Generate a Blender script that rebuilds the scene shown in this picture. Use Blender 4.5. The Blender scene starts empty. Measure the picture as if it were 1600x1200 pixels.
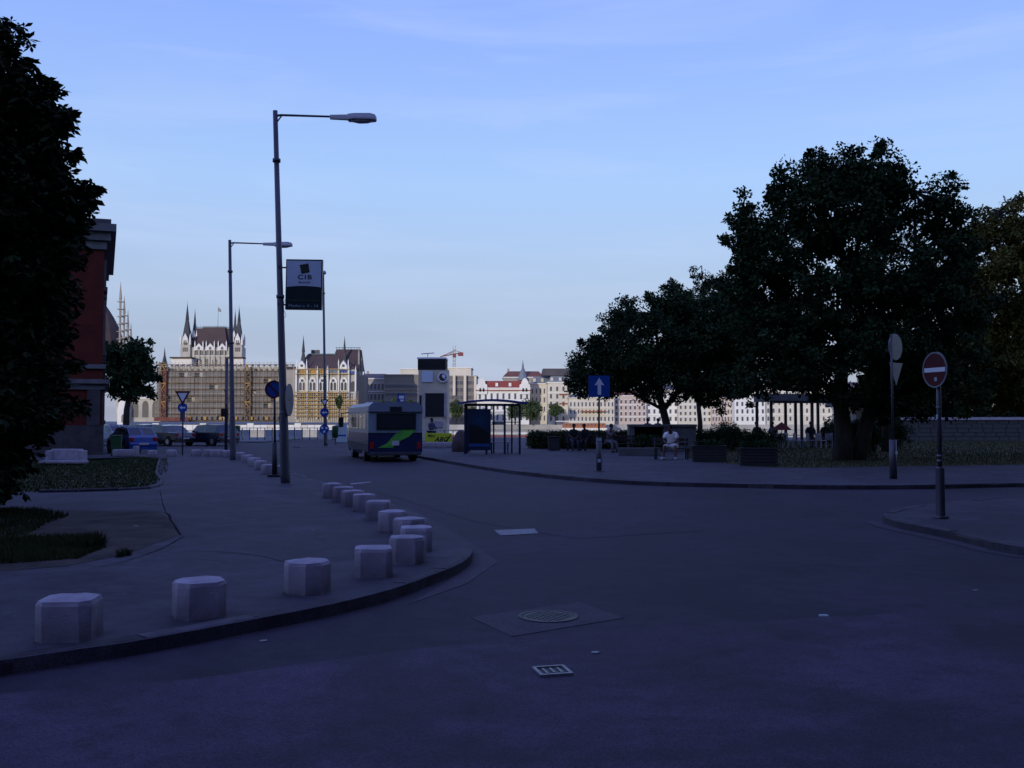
import bpy, bmesh, math, random
import numpy as np
from mathutils import Vector, Matrix
import mathutils.noise as mnoise
random.seed(7); rng = np.random.default_rng(7)
R = math.radians
sc = bpy.context.scene
COL = sc.collection

# ------------------------------------------------------------------ camera, sky, sun, exposure
FPX = 1500.0; EYE = 1.65; PITCH = math.atan(58 / FPX)
cam = bpy.data.cameras.new('camera'); cam.sensor_width = 36; cam.lens = 36 * FPX / 1600
cam.clip_start = 0.1; cam.clip_end = 6000
camo = bpy.data.objects.new('camera', cam); COL.objects.link(camo)
camo.location = (0, 0, EYE); camo.rotation_euler = (R(90) + PITCH, 0, 0)
sc.camera = camo
SUN_EL = 7.0; SUN_AZ = 208.0      # degrees, compass style from +Y
world = bpy.data.worlds.new("World"); sc.world = world; world.use_nodes = True
nt = world.node_tree; nt.nodes.clear()
wo = nt.nodes.new('ShaderNodeOutputWorld'); bg = nt.nodes.new('ShaderNodeBackground')
SKYV = 5.4
sky = nt.nodes.new('ShaderNodeTexSky'); sky.sky_type = 'NISHITA'; sky.sun_disc = False
sky.sun_elevation = R(SUN_EL); sky.sun_rotation = R(SUN_AZ)
sky.air_density = 1.0; sky.dust_density = 0.6; sky.ozone_density = 2.2
tint = nt.nodes.new('ShaderNodeMix'); tint.data_type = 'RGBA'; tint.blend_type = 'MIX'
tint.inputs[0].default_value = 0.85          # the Nishita sky pulled towards the measured dusk gradient
sx_ = nt.nodes.new('ShaderNodeSeparateXYZ'); sg = nt.nodes.new('ShaderNodeValToRGB')
e_ = sg.color_ramp.elements
K_ = 1.0 / 2.0
for i_, (p_, c_) in enumerate(((0.0, (0.32, 0.365, 0.53)), (0.05, (0.365, 0.425, 0.61)), (0.13, (0.46, 0.57, 0.80)), (0.24, (0.425, 0.63, 1.03)), (0.40, (0.30, 0.475, 1.10)), (0.70, (0.27, 0.36, 1.14)), (1.0, (0.22, 0.29, 1.04)))):
    el = e_[i_] if i_ < 2 else e_.new(p_)
    el.position = p_; el.color = (c_[0] * K_, c_[1] * K_, c_[2] * K_, 1)
sm_ = nt.nodes.new('ShaderNodeVectorMath'); sm_.operation = 'SCALE'; sm_.inputs['Scale'].default_value = 2.0 * SKYV
tc = nt.nodes.new('ShaderNodeTexCoord'); mp = nt.nodes.new('ShaderNodeMapping')
mp.inputs['Rotation'].default_value = (0, R(-18), R(10)); mp.inputs['Scale'].default_value = (1.3, 1.6, 9.0)
cn = nt.nodes.new('ShaderNodeTexNoise'); cn.inputs['Scale'].default_value = 1.7; cn.inputs['Detail'].default_value = 7
cn.inputs['Roughness'].default_value = 0.55; cn.inputs['Distortion'].default_value = 0.4
cr = nt.nodes.new('ShaderNodeValToRGB'); cr.color_ramp.elements[0].position = 0.47; cr.color_ramp.elements[1].position = 0.76
cr.color_ramp.elements[1].color = (0.40, 0.40, 0.40, 1)
cm = nt.nodes.new('ShaderNodeMix'); cm.data_type = 'RGBA'; cm.inputs[7].default_value = (0.62 * SKYV, 0.72 * SKYV, 1.0 * SKYV, 1)
L = nt.links.new
L(tc.outputs['Generated'], sx_.inputs[0]); L(sx_.outputs[2], sg.inputs[0]); L(sg.outputs[0], sm_.inputs[0]); L(sm_.outputs[0], tint.inputs[7]); L(sky.outputs[0], tint.inputs[6]); L(tc.outputs['Generated'], mp.inputs[0]); L(mp.outputs[0], cn.inputs['Vector'])
L(cn.outputs[0], cr.inputs[0]); L(cr.outputs[0], cm.inputs[0]); L(tint.outputs[2], cm.inputs[6])
L(cm.outputs[2], bg.inputs[0]); L(bg.outputs[0], wo.inputs[0])
bg.inputs[1].default_value = 0.10
sl = bpy.data.lights.new('sun', 'SUN'); sl.energy = 1.25; sl.angle = R(0.5); sl.color = (1.0, 0.95, 0.88)
so = bpy.data.objects.new('sun', sl); COL.objects.link(so)
sd = Vector((math.sin(R(SUN_AZ)) * math.cos(R(SUN_EL)), math.cos(R(SUN_AZ)) * math.cos(R(SUN_EL)), math.sin(R(SUN_EL))))
so.rotation_euler = sd.to_track_quat('Z', 'Y').to_euler(); so.location = (-30, -60, 60)
vs = sc.view_settings; vs.view_transform = 'Standard'; vs.look = 'None'; vs.exposure = 0.9; vs.gamma = 1; vs.use_curve_mapping = False

# ------------------------------------------------------------------ helpers
_c, _s = math.cos(PITCH), math.sin(PITCH)
def ray(px, py):
    x = (px - 800) / FPX; u = -(py - 600) / FPX
    return Vector((x, _c - u * _s, _s + u * _c))
def G(px, py, z=0.0):                      # point of a level plane seen at a pixel of the photo
    r = ray(px, py); t = (z - EYE) / r.z
    return Vector((r.x * t, r.y * t, z))
def P(px, py, Y):                          # point at a given distance along the view axis
    r = ray(px, py); t = Y / r.y
    return Vector((r.x * t, Y, EYE + r.z * t))
PV = 0.10                                   # pavement level

def tag(o, label=None, cat=None, group=None, kind=None):
    if label: o['label'] = label
    if cat: o['category'] = cat
    if group: o['group'] = group
    if kind: o['kind'] = kind
    return o
def empty(name, loc, rz=0.0, label=None, cat=None, group=None):
    o = bpy.data.objects.new(name, None); COL.objects.link(o)
    o.location = loc; o.rotation_euler = (0, 0, rz); o.empty_display_size = 0.2
    return tag(o, label, cat, group)
def link(name, me, parent=None, loc=None, rot=None, scale=None):
    o = bpy.data.objects.new(name, me); COL.objects.link(o)
    if parent is not None: o.parent = parent
    if loc is not None: o.location = loc
    if rot is not None: o.rotation_euler = rot
    if scale is not None: o.scale = scale
    return o
def copy_tree(o, parent=None):
    c = o.copy(); COL.objects.link(c); c.parent = parent
    for ch in [k for k in KIDS.get(o.name, [])]: copy_tree(ch, c)
    return c
KIDS = {}
def index_kids():
    KIDS.clear()
    for o in bpy.data.objects:
        if o.parent: KIDS.setdefault(o.parent.name, []).append(o)

class MB:
    def __init__(s): s.v = []; s.f = []; s.m = []; s.mi = 0; s.sm = []
    def add(s, vs, fs, smooth=False):
        b = len(s.v); s.v += [tuple(v) for v in vs]
        for f in fs: s.f.append([b + i for i in f]); s.m.append(s.mi); s.sm.append(smooth)
        return s
    def box(s, c, d, rz=0.0, bev=0.0, taper=0.0, M=None):
        x, y, z = d[0] / 2, d[1] / 2, d[2] / 2; t = 1 - taper
        if bev > 0:
            b = bev; vs = []
            for zz, k, q in ((-z, 1, b), (-z + b, 1, 0), (z - b, t, 0), (z, t, b)):
                X, Y = x * k - q, y * k - q; e = b
                for (a, c2) in ((-X + e, -Y), (X - e, -Y), (X, -Y + e), (X, Y - e), (X - e, Y), (-X + e, Y), (-X, Y - e), (-X, -Y + e)):
                    vs.append((a, c2, zz))
            fs = [list(range(7, -1, -1)), list(range(24, 32))]
            for r in range(3):
                for i in range(8):
                    fs.append([r * 8 + i, r * 8 + (i + 1) % 8, r * 8 + 8 + (i + 1) % 8, r * 8 + 8 + i])
        else:
            vs = [(-x, -y, -z), (x, -y, -z), (x, y, -z), (-x, y, -z), (-x * t, -y * t, z), (x * t, -y * t, z), (x * t, y * t, z), (-x * t, y * t, z)]
            fs = [(3, 2, 1, 0), (4, 5, 6, 7), (0, 1, 5, 4), (1, 2, 6, 5), (2, 3, 7, 6), (3, 0, 4, 7)]
        cs, sn = math.cos(rz), math.sin(rz)
        out = []
        for v in vs:
            w = (c[0] + v[0] * cs - v[1] * sn, c[1] + v[0] * sn + v[1] * cs, c[2] + v[2])
            out.append(tuple(M @ Vector(w)) if M is not None else w)
        return s.add(out, fs)
    def tube(s, pts, rad, n=8, cap=True, smooth=True):
        pts = [Vector(p) for p in pts]
        if not hasattr(rad, '__len__'): rad = [rad] * len(pts)
        vs = []; fs = []
        prev = None
        for i, p in enumerate(pts):
            d = (pts[min(i + 1, len(pts) - 1)] - pts[max(i - 1, 0)]).normalized()
            if prev is None:
                a = Vector((0, 0, 1)) if abs(d.z) < 0.9 else Vector((1, 0, 0))
                u = d.cross(a).normalized()
            else:
                u = (prev - d * prev.dot(d)).normalized()
            prev = u; w = d.cross(u)
            for k in range(n):
                t = 2 * math.pi * k / n
                vs.append(p + (u * math.cos(t) + w * math.sin(t)) * rad[i])
        for i in range(len(pts) - 1):
            for k in range(n):
                fs.append((i * n + k, i * n + (k + 1) % n, (i + 1) * n + (k + 1) % n, (i + 1) * n + k))
        if cap: s.add(vs, fs, smooth); b = len(s.v) - len(vs); s.f += [[b + n - 1 - k for k in range(n)], [b + (len(pts) - 1) * n + k for k in range(n)]]; s.m += [s.mi] * 2; s.sm += [False] * 2
        else: s.add(vs, fs, smooth)
        return s
    def prism(s, poly, z0, z1, axis='z'):           # convex or concave outline, extruded
        n = len(poly)
        if axis == 'z': lo = [(p[0], p[1], z0) for p in poly]; hi = [(p[0], p[1], z1) for p in poly]
        elif axis == 'y': lo = [(p[0], z0, p[1]) for p in poly]; hi = [(p[0], z1, p[1]) for p in poly]
        else: lo = [(z0, p[0], p[1]) for p in poly]; hi = [(z1, p[0], p[1]) for p in poly]
        fs = [list(range(n - 1, -1, -1)), list(range(n, 2 * n))] + [(i, (i + 1) % n, n + (i + 1) % n, n + i) for i in range(n)]
        return s.add(lo + hi, fs)
    def disc(s, c, r, thick, axis='y', n=28):
        poly = [(c[0] + r * math.cos(2 * math.pi * k / n), c[2] + r * math.sin(2 * math.pi * k / n)) for k in range(n)]
        if axis == 'y': return s.prism(poly, c[1] - thick / 2, c[1] + thick / 2, 'y')
        if axis == 'z':
            return s.prism([(c[0] + r * math.cos(2 * math.pi * k / n), c[1] + r * math.sin(2 * math.pi * k / n)) for k in range(n)], c[2] - thick / 2, c[2] + thick / 2, 'z')
        return s.prism([(c[1] + r * math.cos(2 * math.pi * k / n), c[2] + r * math.sin(2 * math.pi * k / n)) for k in range(n)], c[0] - thick / 2, c[0] + thick / 2, 'x')
    def lathe(s, prof, c=(0, 0, 0), n=16, smooth=True):
        vs = [(c[0] + r * math.cos(2 * math.pi * k / n), c[1] + r * math.sin(2 * math.pi * k / n), c[2] + z) for r, z in prof for k in range(n)]
        fs = [(i * n + k, i * n + (k + 1) % n, (i + 1) * n + (k + 1) % n, (i + 1) * n + k) for i in range(len(prof) - 1) for k in range(n)]
        return s.add(vs, fs, smooth)
    def spire(s, c, w, z0, z1, n=4, rot=math.pi / 4, w1=0.0):
        vs = [(c[0] + w * math.cos(rot + 2 * math.pi * k / n), c[1] + w * math.sin(rot + 2 * math.pi * k / n), z0) for k in range(n)]
        vs += [(c[0] + w1 * math.cos(rot + 2 * math.pi * k / n), c[1] + w1 * math.sin(rot + 2 * math.pi * k / n), z1) for k in range(n)]
        return s.add(vs, [(k, (k + 1) % n, n + (k + 1) % n, n + k) for k in range(n)] + [list(range(n, 2 * n))])
    def mesh(s, name, mats):
        me = bpy.data.meshes.new(name); me.from_pydata(s.v, [], s.f)
        for m in (mats if isinstance(mats, (list, tuple)) else [mats]): me.materials.append(m)
        me.polygons.foreach_set('material_index', s.m); me.polygons.foreach_set('use_smooth', s.sm); me.update()
        bm = bmesh.new(); bm.from_mesh(me); bmesh.ops.recalc_face_normals(bm, faces=bm.faces); bm.to_mesh(me); bm.free()
        return me
    def build(s, name, mats, parent=None, loc=None, rot=None):
        return link(name, s.mesh(name, mats), parent, loc, rot)

def text(name, body, size, mat, parent, loc, rot, ext=0.002, bold=0.0, shear=0.0, sx=1.0, sp=1.0):
    cu = bpy.data.curves.new('lettering', 'FONT'); cu.body = body; cu.size = size; cu.align_x = 'CENTER'; cu.align_y = 'CENTER'
    cu.extrude = ext; cu.offset = bold; cu.shear = shear; cu.space_character = sp; cu.resolution_u = 3
    t = bpy.data.objects.new('lettering', cu); COL.objects.link(t)
    dg = bpy.context.evaluated_depsgraph_get()
    me = bpy.data.meshes.new_from_object(t.evaluated_get(dg)); bpy.data.objects.remove(t); bpy.data.curves.remove(cu)
    me.materials.clear(); me.materials.append(mat)
    return link(name, me, parent, loc, rot, (sx, 1, 1))

# ------------------------------------------------------------------ materials
def mat(name, col, rough=0.7, metal=0.0, var=0.25, scale=4.0, bump=0.0, bscale=40.0, spec=0.3, col2=None, coord='Object', stretch=(1, 1, 1)):
    m = bpy.data.materials.new(name); m.use_nodes = True; n = m.node_tree.nodes; l = m.node_tree.links.new
    b = n['Principled BSDF']; b.inputs['Roughness'].default_value = rough; b.inputs['Metallic'].default_value = metal
    b.inputs['Specular IOR Level'].default_value = spec
    if col2 is None: col2 = tuple(c * (1 - var) for c in col)
    t = n.new('ShaderNodeTexCoord'); mp = n.new('ShaderNodeMapping'); mp.inputs['Scale'].default_value = stretch
    l(t.outputs[coord], mp.inputs[0])
    a = n.new('ShaderNodeTexNoise'); a.inputs['Scale'].default_value = scale; a.inputs['Detail'].default_value = 6; a.inputs['Roughness'].default_value = 0.6
    l(mp.outputs[0], a.inputs['Vector'])
    r = n.new('ShaderNodeValToRGB'); r.color_ramp.elements[0].position = 0.35; r.color_ramp.elements[1].position = 0.65
    r.color_ramp.elements[0].color = (*col2, 1); r.color_ramp.elements[1].color = (*col, 1)
    l(a.outputs[0], r.inputs[0]); l(r.outputs[0], b.inputs['Base Color'])
    if bump > 0:
        a2 = n.new('ShaderNodeTexNoise'); a2.inputs['Scale'].default_value = bscale; a2.inputs['Detail'].default_value = 4
        l(mp.outputs[0], a2.inputs['Vector'])
        bp = n.new('ShaderNodeBump'); bp.inputs['Strength'].default_value = bump; bp.inputs['Distance'].default_value = 0.02
        l(a2.outputs[0], bp.inputs['Height']); l(bp.outputs[0], b.inputs['Normal'])
    return m
def glass(name, col, rough=0.08, alpha=1.0):
    m = bpy.data.materials.new(name); m.use_nodes = True; b = m.node_tree.nodes['Principled BSDF']
    n = m.node_tree.nodes; l = m.node_tree.links.new
    a = n.new('ShaderNodeTexNoise'); a.inputs['Scale'].default_value = 3; t = n.new('ShaderNodeTexCoord'); l(t.outputs['Object'], a.inputs['Vector'])
    mr = n.new('ShaderNodeMapRange'); mr.inputs[3].default_value = rough * 0.6; mr.inputs[4].default_value = rough * 1.8
    l(a.outputs[0], mr.inputs[0]); l(mr.outputs[0], b.inputs['Roughness'])
    b.inputs['Base Color'].default_value = (*col, 1); b.inputs['Alpha'].default_value = alpha; b.inputs['Specular IOR Level'].default_value = 0.5
    return m
def asphalt(name, c1, c2, crack=0.5, grain=90.0, patch=0.35, rough=0.85, lines=True):
    m = bpy.data.materials.new(name); m.use_nodes = True; n = m.node_tree.nodes; l = m.node_tree.links.new
    b = n['Principled BSDF']; b.inputs['Specular IOR Level'].default_value = 0.25
    t = n.new('ShaderNodeTexCoord')
    big = n.new('ShaderNodeTexNoise'); big.inputs['Scale'].default_value = patch; big.inputs['Detail'].default_value = 6; big.inputs['Roughness'].default_value = 0.62
    big.inputs['Distortion'].default_value = 0.8
    gr = n.new('ShaderNodeTexNoise'); gr.inputs['Scale'].default_value = grain; gr.inputs['Detail'].default_value = 3
    mid = n.new('ShaderNodeTexNoise'); mid.inputs['Scale'].default_value = 3.5; mid.inputs['Detail'].default_value = 8; mid.inputs['Roughness'].default_value = 0.75
    vo = n.new('ShaderNodeTexVoronoi'); vo.feature = 'DISTANCE_TO_EDGE'; vo.inputs['Scale'].default_value = 0.42
    wn = n.new('ShaderNodeTexNoise'); wn.inputs['Scale'].default_value = 2.3; wn.inputs['Detail'].default_value = 5
    wa = n.new('ShaderNodeMix'); wa.data_type = 'RGBA'; wa.blend_type = 'ADD'; wa.inputs[0].default_value = 0.55
    for x in (big, gr, mid, wn): l(t.outputs['Object'], x.inputs['Vector'])
    l(t.outputs['Object'], wa.inputs[6]); l(wn.outputs['Color'], wa.inputs[7]); l(wa.outputs[2], vo.inputs['Vector'])
    r = n.new('ShaderNodeValToRGB'); r.color_ramp.elements[0].position = 0.36; r.color_ramp.elements[1].position = 0.66
    r.color_ramp.elements[0].color = (*c1, 1); r.color_ramp.elements[1].color = (*c2, 1); l(big.outputs[0], r.inputs[0])
    g2 = n.new('ShaderNodeMapRange'); g2.inputs[1].default_value = 0.3; g2.inputs[2].default_value = 0.7; g2.inputs[3].default_value = 0.45; g2.inputs[4].default_value = 1.55
    l(gr.outputs[0], g2.inputs[0])
    g3 = n.new('ShaderNodeMapRange'); g3.inputs[1].default_value = 0.3; g3.inputs[2].default_value = 0.7; g3.inputs[3].default_value = 0.62; g3.inputs[4].default_value = 1.36
    l(mid.outputs[0], g3.inputs[0])
    mu = n.new('ShaderNodeMath'); mu.operation = 'MULTIPLY'; l(g2.outputs[0], mu.inputs[0]); l(g3.outputs[0], mu.inputs[1])
    cr = n.new('ShaderNodeMapRange'); cr.inputs[1].default_value = 0.004; cr.inputs[2].default_value = 0.014; cr.inputs[3].default_value = 1 - crack; cr.inputs[4].default_value = 1
    l(vo.outputs['Distance'], cr.inputs[0])
    mu2 = n.new('ShaderNodeMath'); mu2.operation = 'MULTIPLY'; l(mu.outputs[0], mu2.inputs[0]); l(cr.outputs[0], mu2.inputs[1])
    cmx = n.new('ShaderNodeMix'); cmx.data_type = 'RGBA'; cmx.blend_type = 'MULTIPLY'; cmx.inputs[0].default_value = 1
    l(r.outputs[0], cmx.inputs[6]); l(mu2.outputs[0], cmx.inputs[7]); l(cmx.outputs[2], b.inputs['Base Color'])
    rr = n.new('ShaderNodeMapRange'); rr.inputs[3].default_value = rough - 0.2; rr.inputs[4].default_value = rough + 0.1; l(big.outputs[0], rr.inputs[0]); l(rr.outputs[0], b.inputs['Roughness'])
    bp = n.new('ShaderNodeBump'); bp.inputs['Strength'].default_value = 0.5; bp.inputs['Distance'].default_value = 0.008
    l(mu2.outputs[0], bp.inputs['Height']); l(bp.outputs[0], b.inputs['Normal'])
    return m

M = {}
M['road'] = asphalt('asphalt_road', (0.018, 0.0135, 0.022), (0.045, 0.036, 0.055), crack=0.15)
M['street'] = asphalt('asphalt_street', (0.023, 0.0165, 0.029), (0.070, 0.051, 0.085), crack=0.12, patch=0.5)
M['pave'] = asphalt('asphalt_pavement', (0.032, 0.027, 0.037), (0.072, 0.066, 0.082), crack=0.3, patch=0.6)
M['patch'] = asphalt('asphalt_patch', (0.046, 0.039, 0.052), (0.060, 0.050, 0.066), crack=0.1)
M['farroad'] = asphalt('asphalt_quay', (0.09, 0.09, 0.10), (0.13, 0.13, 0.14), crack=0.1)
M['kerb'] = mat('kerb_granite', (0.062, 0.056, 0.064), 0.8, var=0.55, scale=5, bump=0.5, bscale=60)
M['concrete'] = mat('bollard_concrete', (0.40, 0.36, 0.40), 0.85, var=0.28, scale=5, bump=0.35, bscale=70)
M['concrete_d'] = mat('concrete_grey', (0.12, 0.12, 0.125), 0.85, var=0.3, scale=1.5, bump=0.3, bscale=20)
M['white'] = mat('white_paint', (0.42, 0.50, 0.52), 0.5, var=0.12, scale=6)
M['worn_white'] = mat('worn_road_paint', (0.24, 0.24, 0.26), 0.7, col2=(0.12, 0.12, 0.13), scale=14)
M['lamp_steel'] = mat('galvanised_steel', (0.105, 0.105, 0.125), 0.45, metal=0.35, var=0.3, scale=8, stretch=(1, 1, 0.2))
M['lamp_head'] = mat('lamp_housing', (0.42, 0.42, 0.44), 0.4, var=0.12)
M['dark_metal'] = mat('dark_metal', (0.035, 0.037, 0.045), 0.45, metal=0.2, var=0.3)
M['black'] = mat('black_matt', (0.012, 0.012, 0.014), 0.7, var=0.2)
M['rubber'] = mat('tyre_rubber', (0.015, 0.015, 0.016), 0.85, var=0.2)
M['rim'] = mat('wheel_rim', (0.35, 0.35, 0.37), 0.35, metal=0.7, var=0.2)
M['diffuser'] = glass('lamp_diffuser', (0.55, 0.58, 0.6), 0.25)
M['sign_blue'] = mat('sign_blue', (0.008, 0.06, 0.28), 0.4, var=0.12)
M['sign_red'] = mat('sign_red', (0.075, 0.003, 0.008), 0.7, var=0.15)
M['sign_white'] = mat('sign_white', (0.72, 0.72, 0.74), 0.4, var=0.08)
M['sign_back'] = mat('sign_back_grey', (0.20, 0.21, 0.22), 0.45, metal=0.2, var=0.2)
M['brick_red'] = mat('red_plaster', (0.115, 0.018, 0.011), 0.85, var=0.35, scale=1.2, bump=0.3, bscale=18)
M['trim'] = mat('pale_stone_trim', (0.16, 0.16, 0.16), 0.8, var=0.35, scale=2.0, bump=0.25, bscale=15)
M['plinth'] = mat('weathered_plinth', (0.085, 0.075, 0.078), 0.9, var=0.5, scale=1.4, bump=0.4, bscale=12)
M['winglass'] = glass('window_glass_dark', (0.02, 0.025, 0.03), 0.12)
M['frame'] = mat('window_frame', (0.45, 0.44, 0.42), 0.6, var=0.15)
M['grass'] = mat('grass_blades', (0.034, 0.046, 0.014), 0.85, col2=(0.018, 0.026, 0.009), scale=1.3, spec=0.1)
M['grass_y'] = mat('grass_dry', (0.062, 0.060, 0.022), 0.9, col2=(0.028, 0.036, 0.012), scale=0.7, spec=0.1)
M['dirt'] = mat('bare_dirt', (0.082, 0.068, 0.058), 0.95, col2=(0.040, 0.034, 0.030), scale=1.8, bump=0.8, bscale=30, spec=0.1)
M['dirt_park'] = mat('park_soil', (0.07, 0.065, 0.035), 0.95, col2=(0.035, 0.04, 0.018), scale=1.2, bump=0.6, bscale=20, spec=0.1)
M['bark'] = mat('bark', (0.055, 0.045, 0.038), 0.95, var=0.5, scale=6, bump=0.9, bscale=25, stretch=(1, 1, 0.25))
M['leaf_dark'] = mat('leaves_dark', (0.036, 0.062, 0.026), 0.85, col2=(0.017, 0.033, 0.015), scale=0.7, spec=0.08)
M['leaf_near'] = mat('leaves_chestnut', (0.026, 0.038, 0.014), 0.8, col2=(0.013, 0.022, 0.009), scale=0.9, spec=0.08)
M['leaf_yellow'] = mat('leaves_yellowing', (0.19, 0.15, 0.025), 0.75, col2=(0.05, 0.075, 0.022), scale=0.7, spec=0.2)
M['leaf_far'] = mat('leaves_far_bank', (0.085, 0.12, 0.045), 0.75, col2=(0.05, 0.07, 0.035), scale=0.15, spec=0.1)
M['hedge'] = mat('hedge_leaves', (0.045, 0.058, 0.020), 0.75, col2=(0.03, 0.045, 0.018), scale=1.2, spec=0.15)
M['spire'] = mat('spire_dark_copper', (0.055, 0.045, 0.05), 0.7, col2=(0.04, 0.055, 0.06), scale=0.4)
M['white_chair'] = mat('cafe_chair_plastic', (0.22, 0.22, 0.24), 0.6, var=0.2)
M['water'] = mat('river_water', (0.03, 0.045, 0.05), 0.12, var=0.2, scale=0.05, bump=0.6, bscale=1.2, spec=0.5)
M['quay'] = mat('quay_stone', (0.42, 0.39, 0.35), 0.9, var=0.3, scale=0.15, bump=0.2, bscale=1)
M['par_wall'] = mat('limestone', (0.50, 0.45, 0.37), 0.9, col2=(0.36, 0.33, 0.28), scale=0.18)
M['par_roof'] = mat('brown_slate_roof', (0.085, 0.056, 0.052), 0.85, col2=(0.062, 0.044, 0.044), scale=0.12)
M['par_dark'] = mat('gothic_dark_glass', (0.05, 0.045, 0.05), 0.4, var=0.3, scale=0.4)  # plain dark tone for gothic windows and other small dark parts
M['verdigris'] = mat('verdigris_copper', (0.10, 0.16, 0.18), 0.7, var=0.3, scale=0.5)
M['net'] = mat('scaffold_netting', (0.20, 0.17, 0.145), 0.95, col2=(0.14, 0.125, 0.108), scale=0.22, stretch=(1, 1, 0.5))
M['deck_brown'] = mat('scaffold_plank_brown', (0.20, 0.13, 0.08), 0.9, var=0.4, scale=0.5)
M['deck_orange'] = mat('scaffold_plank_yellow', (0.48, 0.27, 0.07), 0.8, var=0.4, scale=0.4)
M['tube_yellow'] = mat('scaffold_tube_yellow', (0.48, 0.33, 0.12), 0.6, var=0.2)
M['tube_grey'] = mat('scaffold_tube_grey', (0.42, 0.42, 0.40), 0.5, var=0.2)
M['rust'] = mat('rust_red_tower', (0.17, 0.06, 0.045), 0.85, var=0.35, scale=0.4)
M['far_cream'] = mat('far_plaster_cream', (0.62, 0.56, 0.46), 0.9, var=0.14, scale=0.12)
M['far_white'] = mat('far_plaster_white', (0.74, 0.71, 0.66), 0.9, var=0.12, scale=0.12)
M['far_pink'] = mat('far_plaster_pink', (0.55, 0.44, 0.38), 0.9, var=0.14, scale=0.12)
M['far_grey'] = mat('far_concrete_grey', (0.20, 0.18, 0.17), 0.9, var=0.2, scale=0.12)
M['far_brown'] = mat('far_brown_stone', (0.20, 0.175, 0.15), 0.9, var=0.2, scale=0.1)
M['far_taupe'] = mat('far_taupe_plaster', (0.34, 0.30, 0.26), 0.9, var=0.2, scale=0.1)
M['far_win'] = mat('far_window_glass', (0.10, 0.10, 0.12), 0.35, var=0.3, scale=0.3)
M['roof_red'] = mat('roof_red_tile', (0.26, 0.06, 0.05), 0.85, var=0.25, scale=0.2)
M['roof_grey'] = mat('roof_zinc', (0.17, 0.19, 0.22), 0.6, var=0.2, scale=0.2)
M['roof_dark'] = mat('roof_dark_slate', (0.085, 0.075, 0.085), 0.75, var=0.25, scale=0.2)
M['roof_rust'] = mat('roof_rust_tile', (0.20, 0.085, 0.055), 0.85, var=0.25, scale=0.2)
M['crane_red'] = mat('crane_red', (0.22, 0.05, 0.05), 0.6, var=0.2)
M['orange'] = mat('orange_awning', (0.36, 0.13, 0.06), 0.8, var=0.2)
M['bus_white'] = mat('bus_pale_grey_paint', (0.20, 0.255, 0.285), 0.35, var=0.10, scale=1.5, spec=0.5)
M['bus_blue'] = mat('bus_dark_blue_paint', (0.012, 0.018, 0.065), 0.35, var=0.25, scale=2, spec=0.5)
M['bus_roof'] = mat('bus_roof_pale', (0.17, 0.20, 0.25), 0.4, var=0.10, scale=1.5, spec=0.5)
M['bus_mud'] = mat('bus_lower_grime', (0.05, 0.05, 0.06), 0.7, var=0.35, scale=2)
M['green'] = mat('bus_green_swoosh', (0.13, 0.46, 0.05), 0.4, col2=(0.05, 0.24, 0.05), scale=1.0)
M['plate'] = mat('number_plate', (0.45, 0.45, 0.47), 0.5, var=0.1)
M['tail'] = mat('tail_lamp', (0.30, 0.015, 0.015), 0.25, var=0.1)
M['headlamp'] = mat('headlamp', (0.55, 0.56, 0.58), 0.2, var=0.1)
M['car_blue'] = mat('car_blue_paint', (0.015, 0.065, 0.28), 0.25, var=0.08, spec=0.6)
M['car_black'] = mat('car_black_paint', (0.012, 0.013, 0.016), 0.22, var=0.1, spec=0.6)
M['car_navy'] = mat('car_dark_blue_paint', (0.015, 0.02, 0.045), 0.22, var=0.1, spec=0.6)
M['car_grey'] = mat('car_grey_paint', (0.10, 0.11, 0.13), 0.3, var=0.1, spec=0.6)
M['car_light'] = mat('car_pale_blue_paint', (0.25, 0.33, 0.45), 0.25, var=0.08, spec=0.6)
for k_ in ('car_blue', 'car_black', 'car_navy', 'car_grey', 'car_light'): M[k_].node_tree.nodes['Principled BSDF'].inputs['Coat Weight'].default_value = 0.8
M['carglass'] = glass('car_glass', (0.02, 0.03, 0.04), 0.05)
M['bin_green'] = mat('bin_green_plastic', (0.018, 0.07, 0.022), 0.5, var=0.2)
M['yellow'] = mat('banner_yellow', (0.50, 0.56, 0.02), 0.6, var=0.08)
M['rail_blue'] = mat('railing_pale_blue', (0.38, 0.42, 0.48), 0.5, var=0.2)
M['shel_blue'] = mat('shelter_frame_navy', (0.018, 0.025, 0.06), 0.35, var=0.2)
M['shel_roof'] = mat('shelter_roof_blue', (0.02, 0.05, 0.25), 0.4, var=0.15)
M['clear'] = glass('shelter_glass', (0.55, 0.62, 0.66), 0.06, alpha=0.16)
M['poster_sky'] = mat('poster_blue', (0.012, 0.038, 0.09), 0.4, col2=(0.006, 0.014, 0.035), scale=1.2)
M['poster_hill'] = mat('poster_dark_hill', (0.008, 0.012, 0.012), 0.4, var=0.3)
M['poster_foot'] = mat('poster_blue_band', (0.02, 0.07, 0.22), 0.4, var=0.2)
M['wood'] = mat('bench_wood_dark', (0.03, 0.024, 0.02), 0.7, var=0.4, scale=9, stretch=(0.2, 1, 1))
M['planter'] = mat('planter_dark_wood', (0.034, 0.034, 0.033), 0.8, var=0.35, scale=5, stretch=(0.3, 1, 1))
M['skin'] = mat('skin', (0.11, 0.055, 0.038), 0.6, var=0.12)
M['hair'] = mat('hair_dark', (0.015, 0.012, 0.01), 0.7, var=0.3)
M['hair_grey'] = mat('hair_grey', (0.10, 0.095, 0.09), 0.7, var=0.3)
M['shirt_white'] = mat('white_cotton', (0.78, 0.77, 0.76), 0.8, var=0.08)
M['cloth_dark'] = mat('dark_cloth', (0.02, 0.02, 0.025), 0.85, var=0.3)
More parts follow.
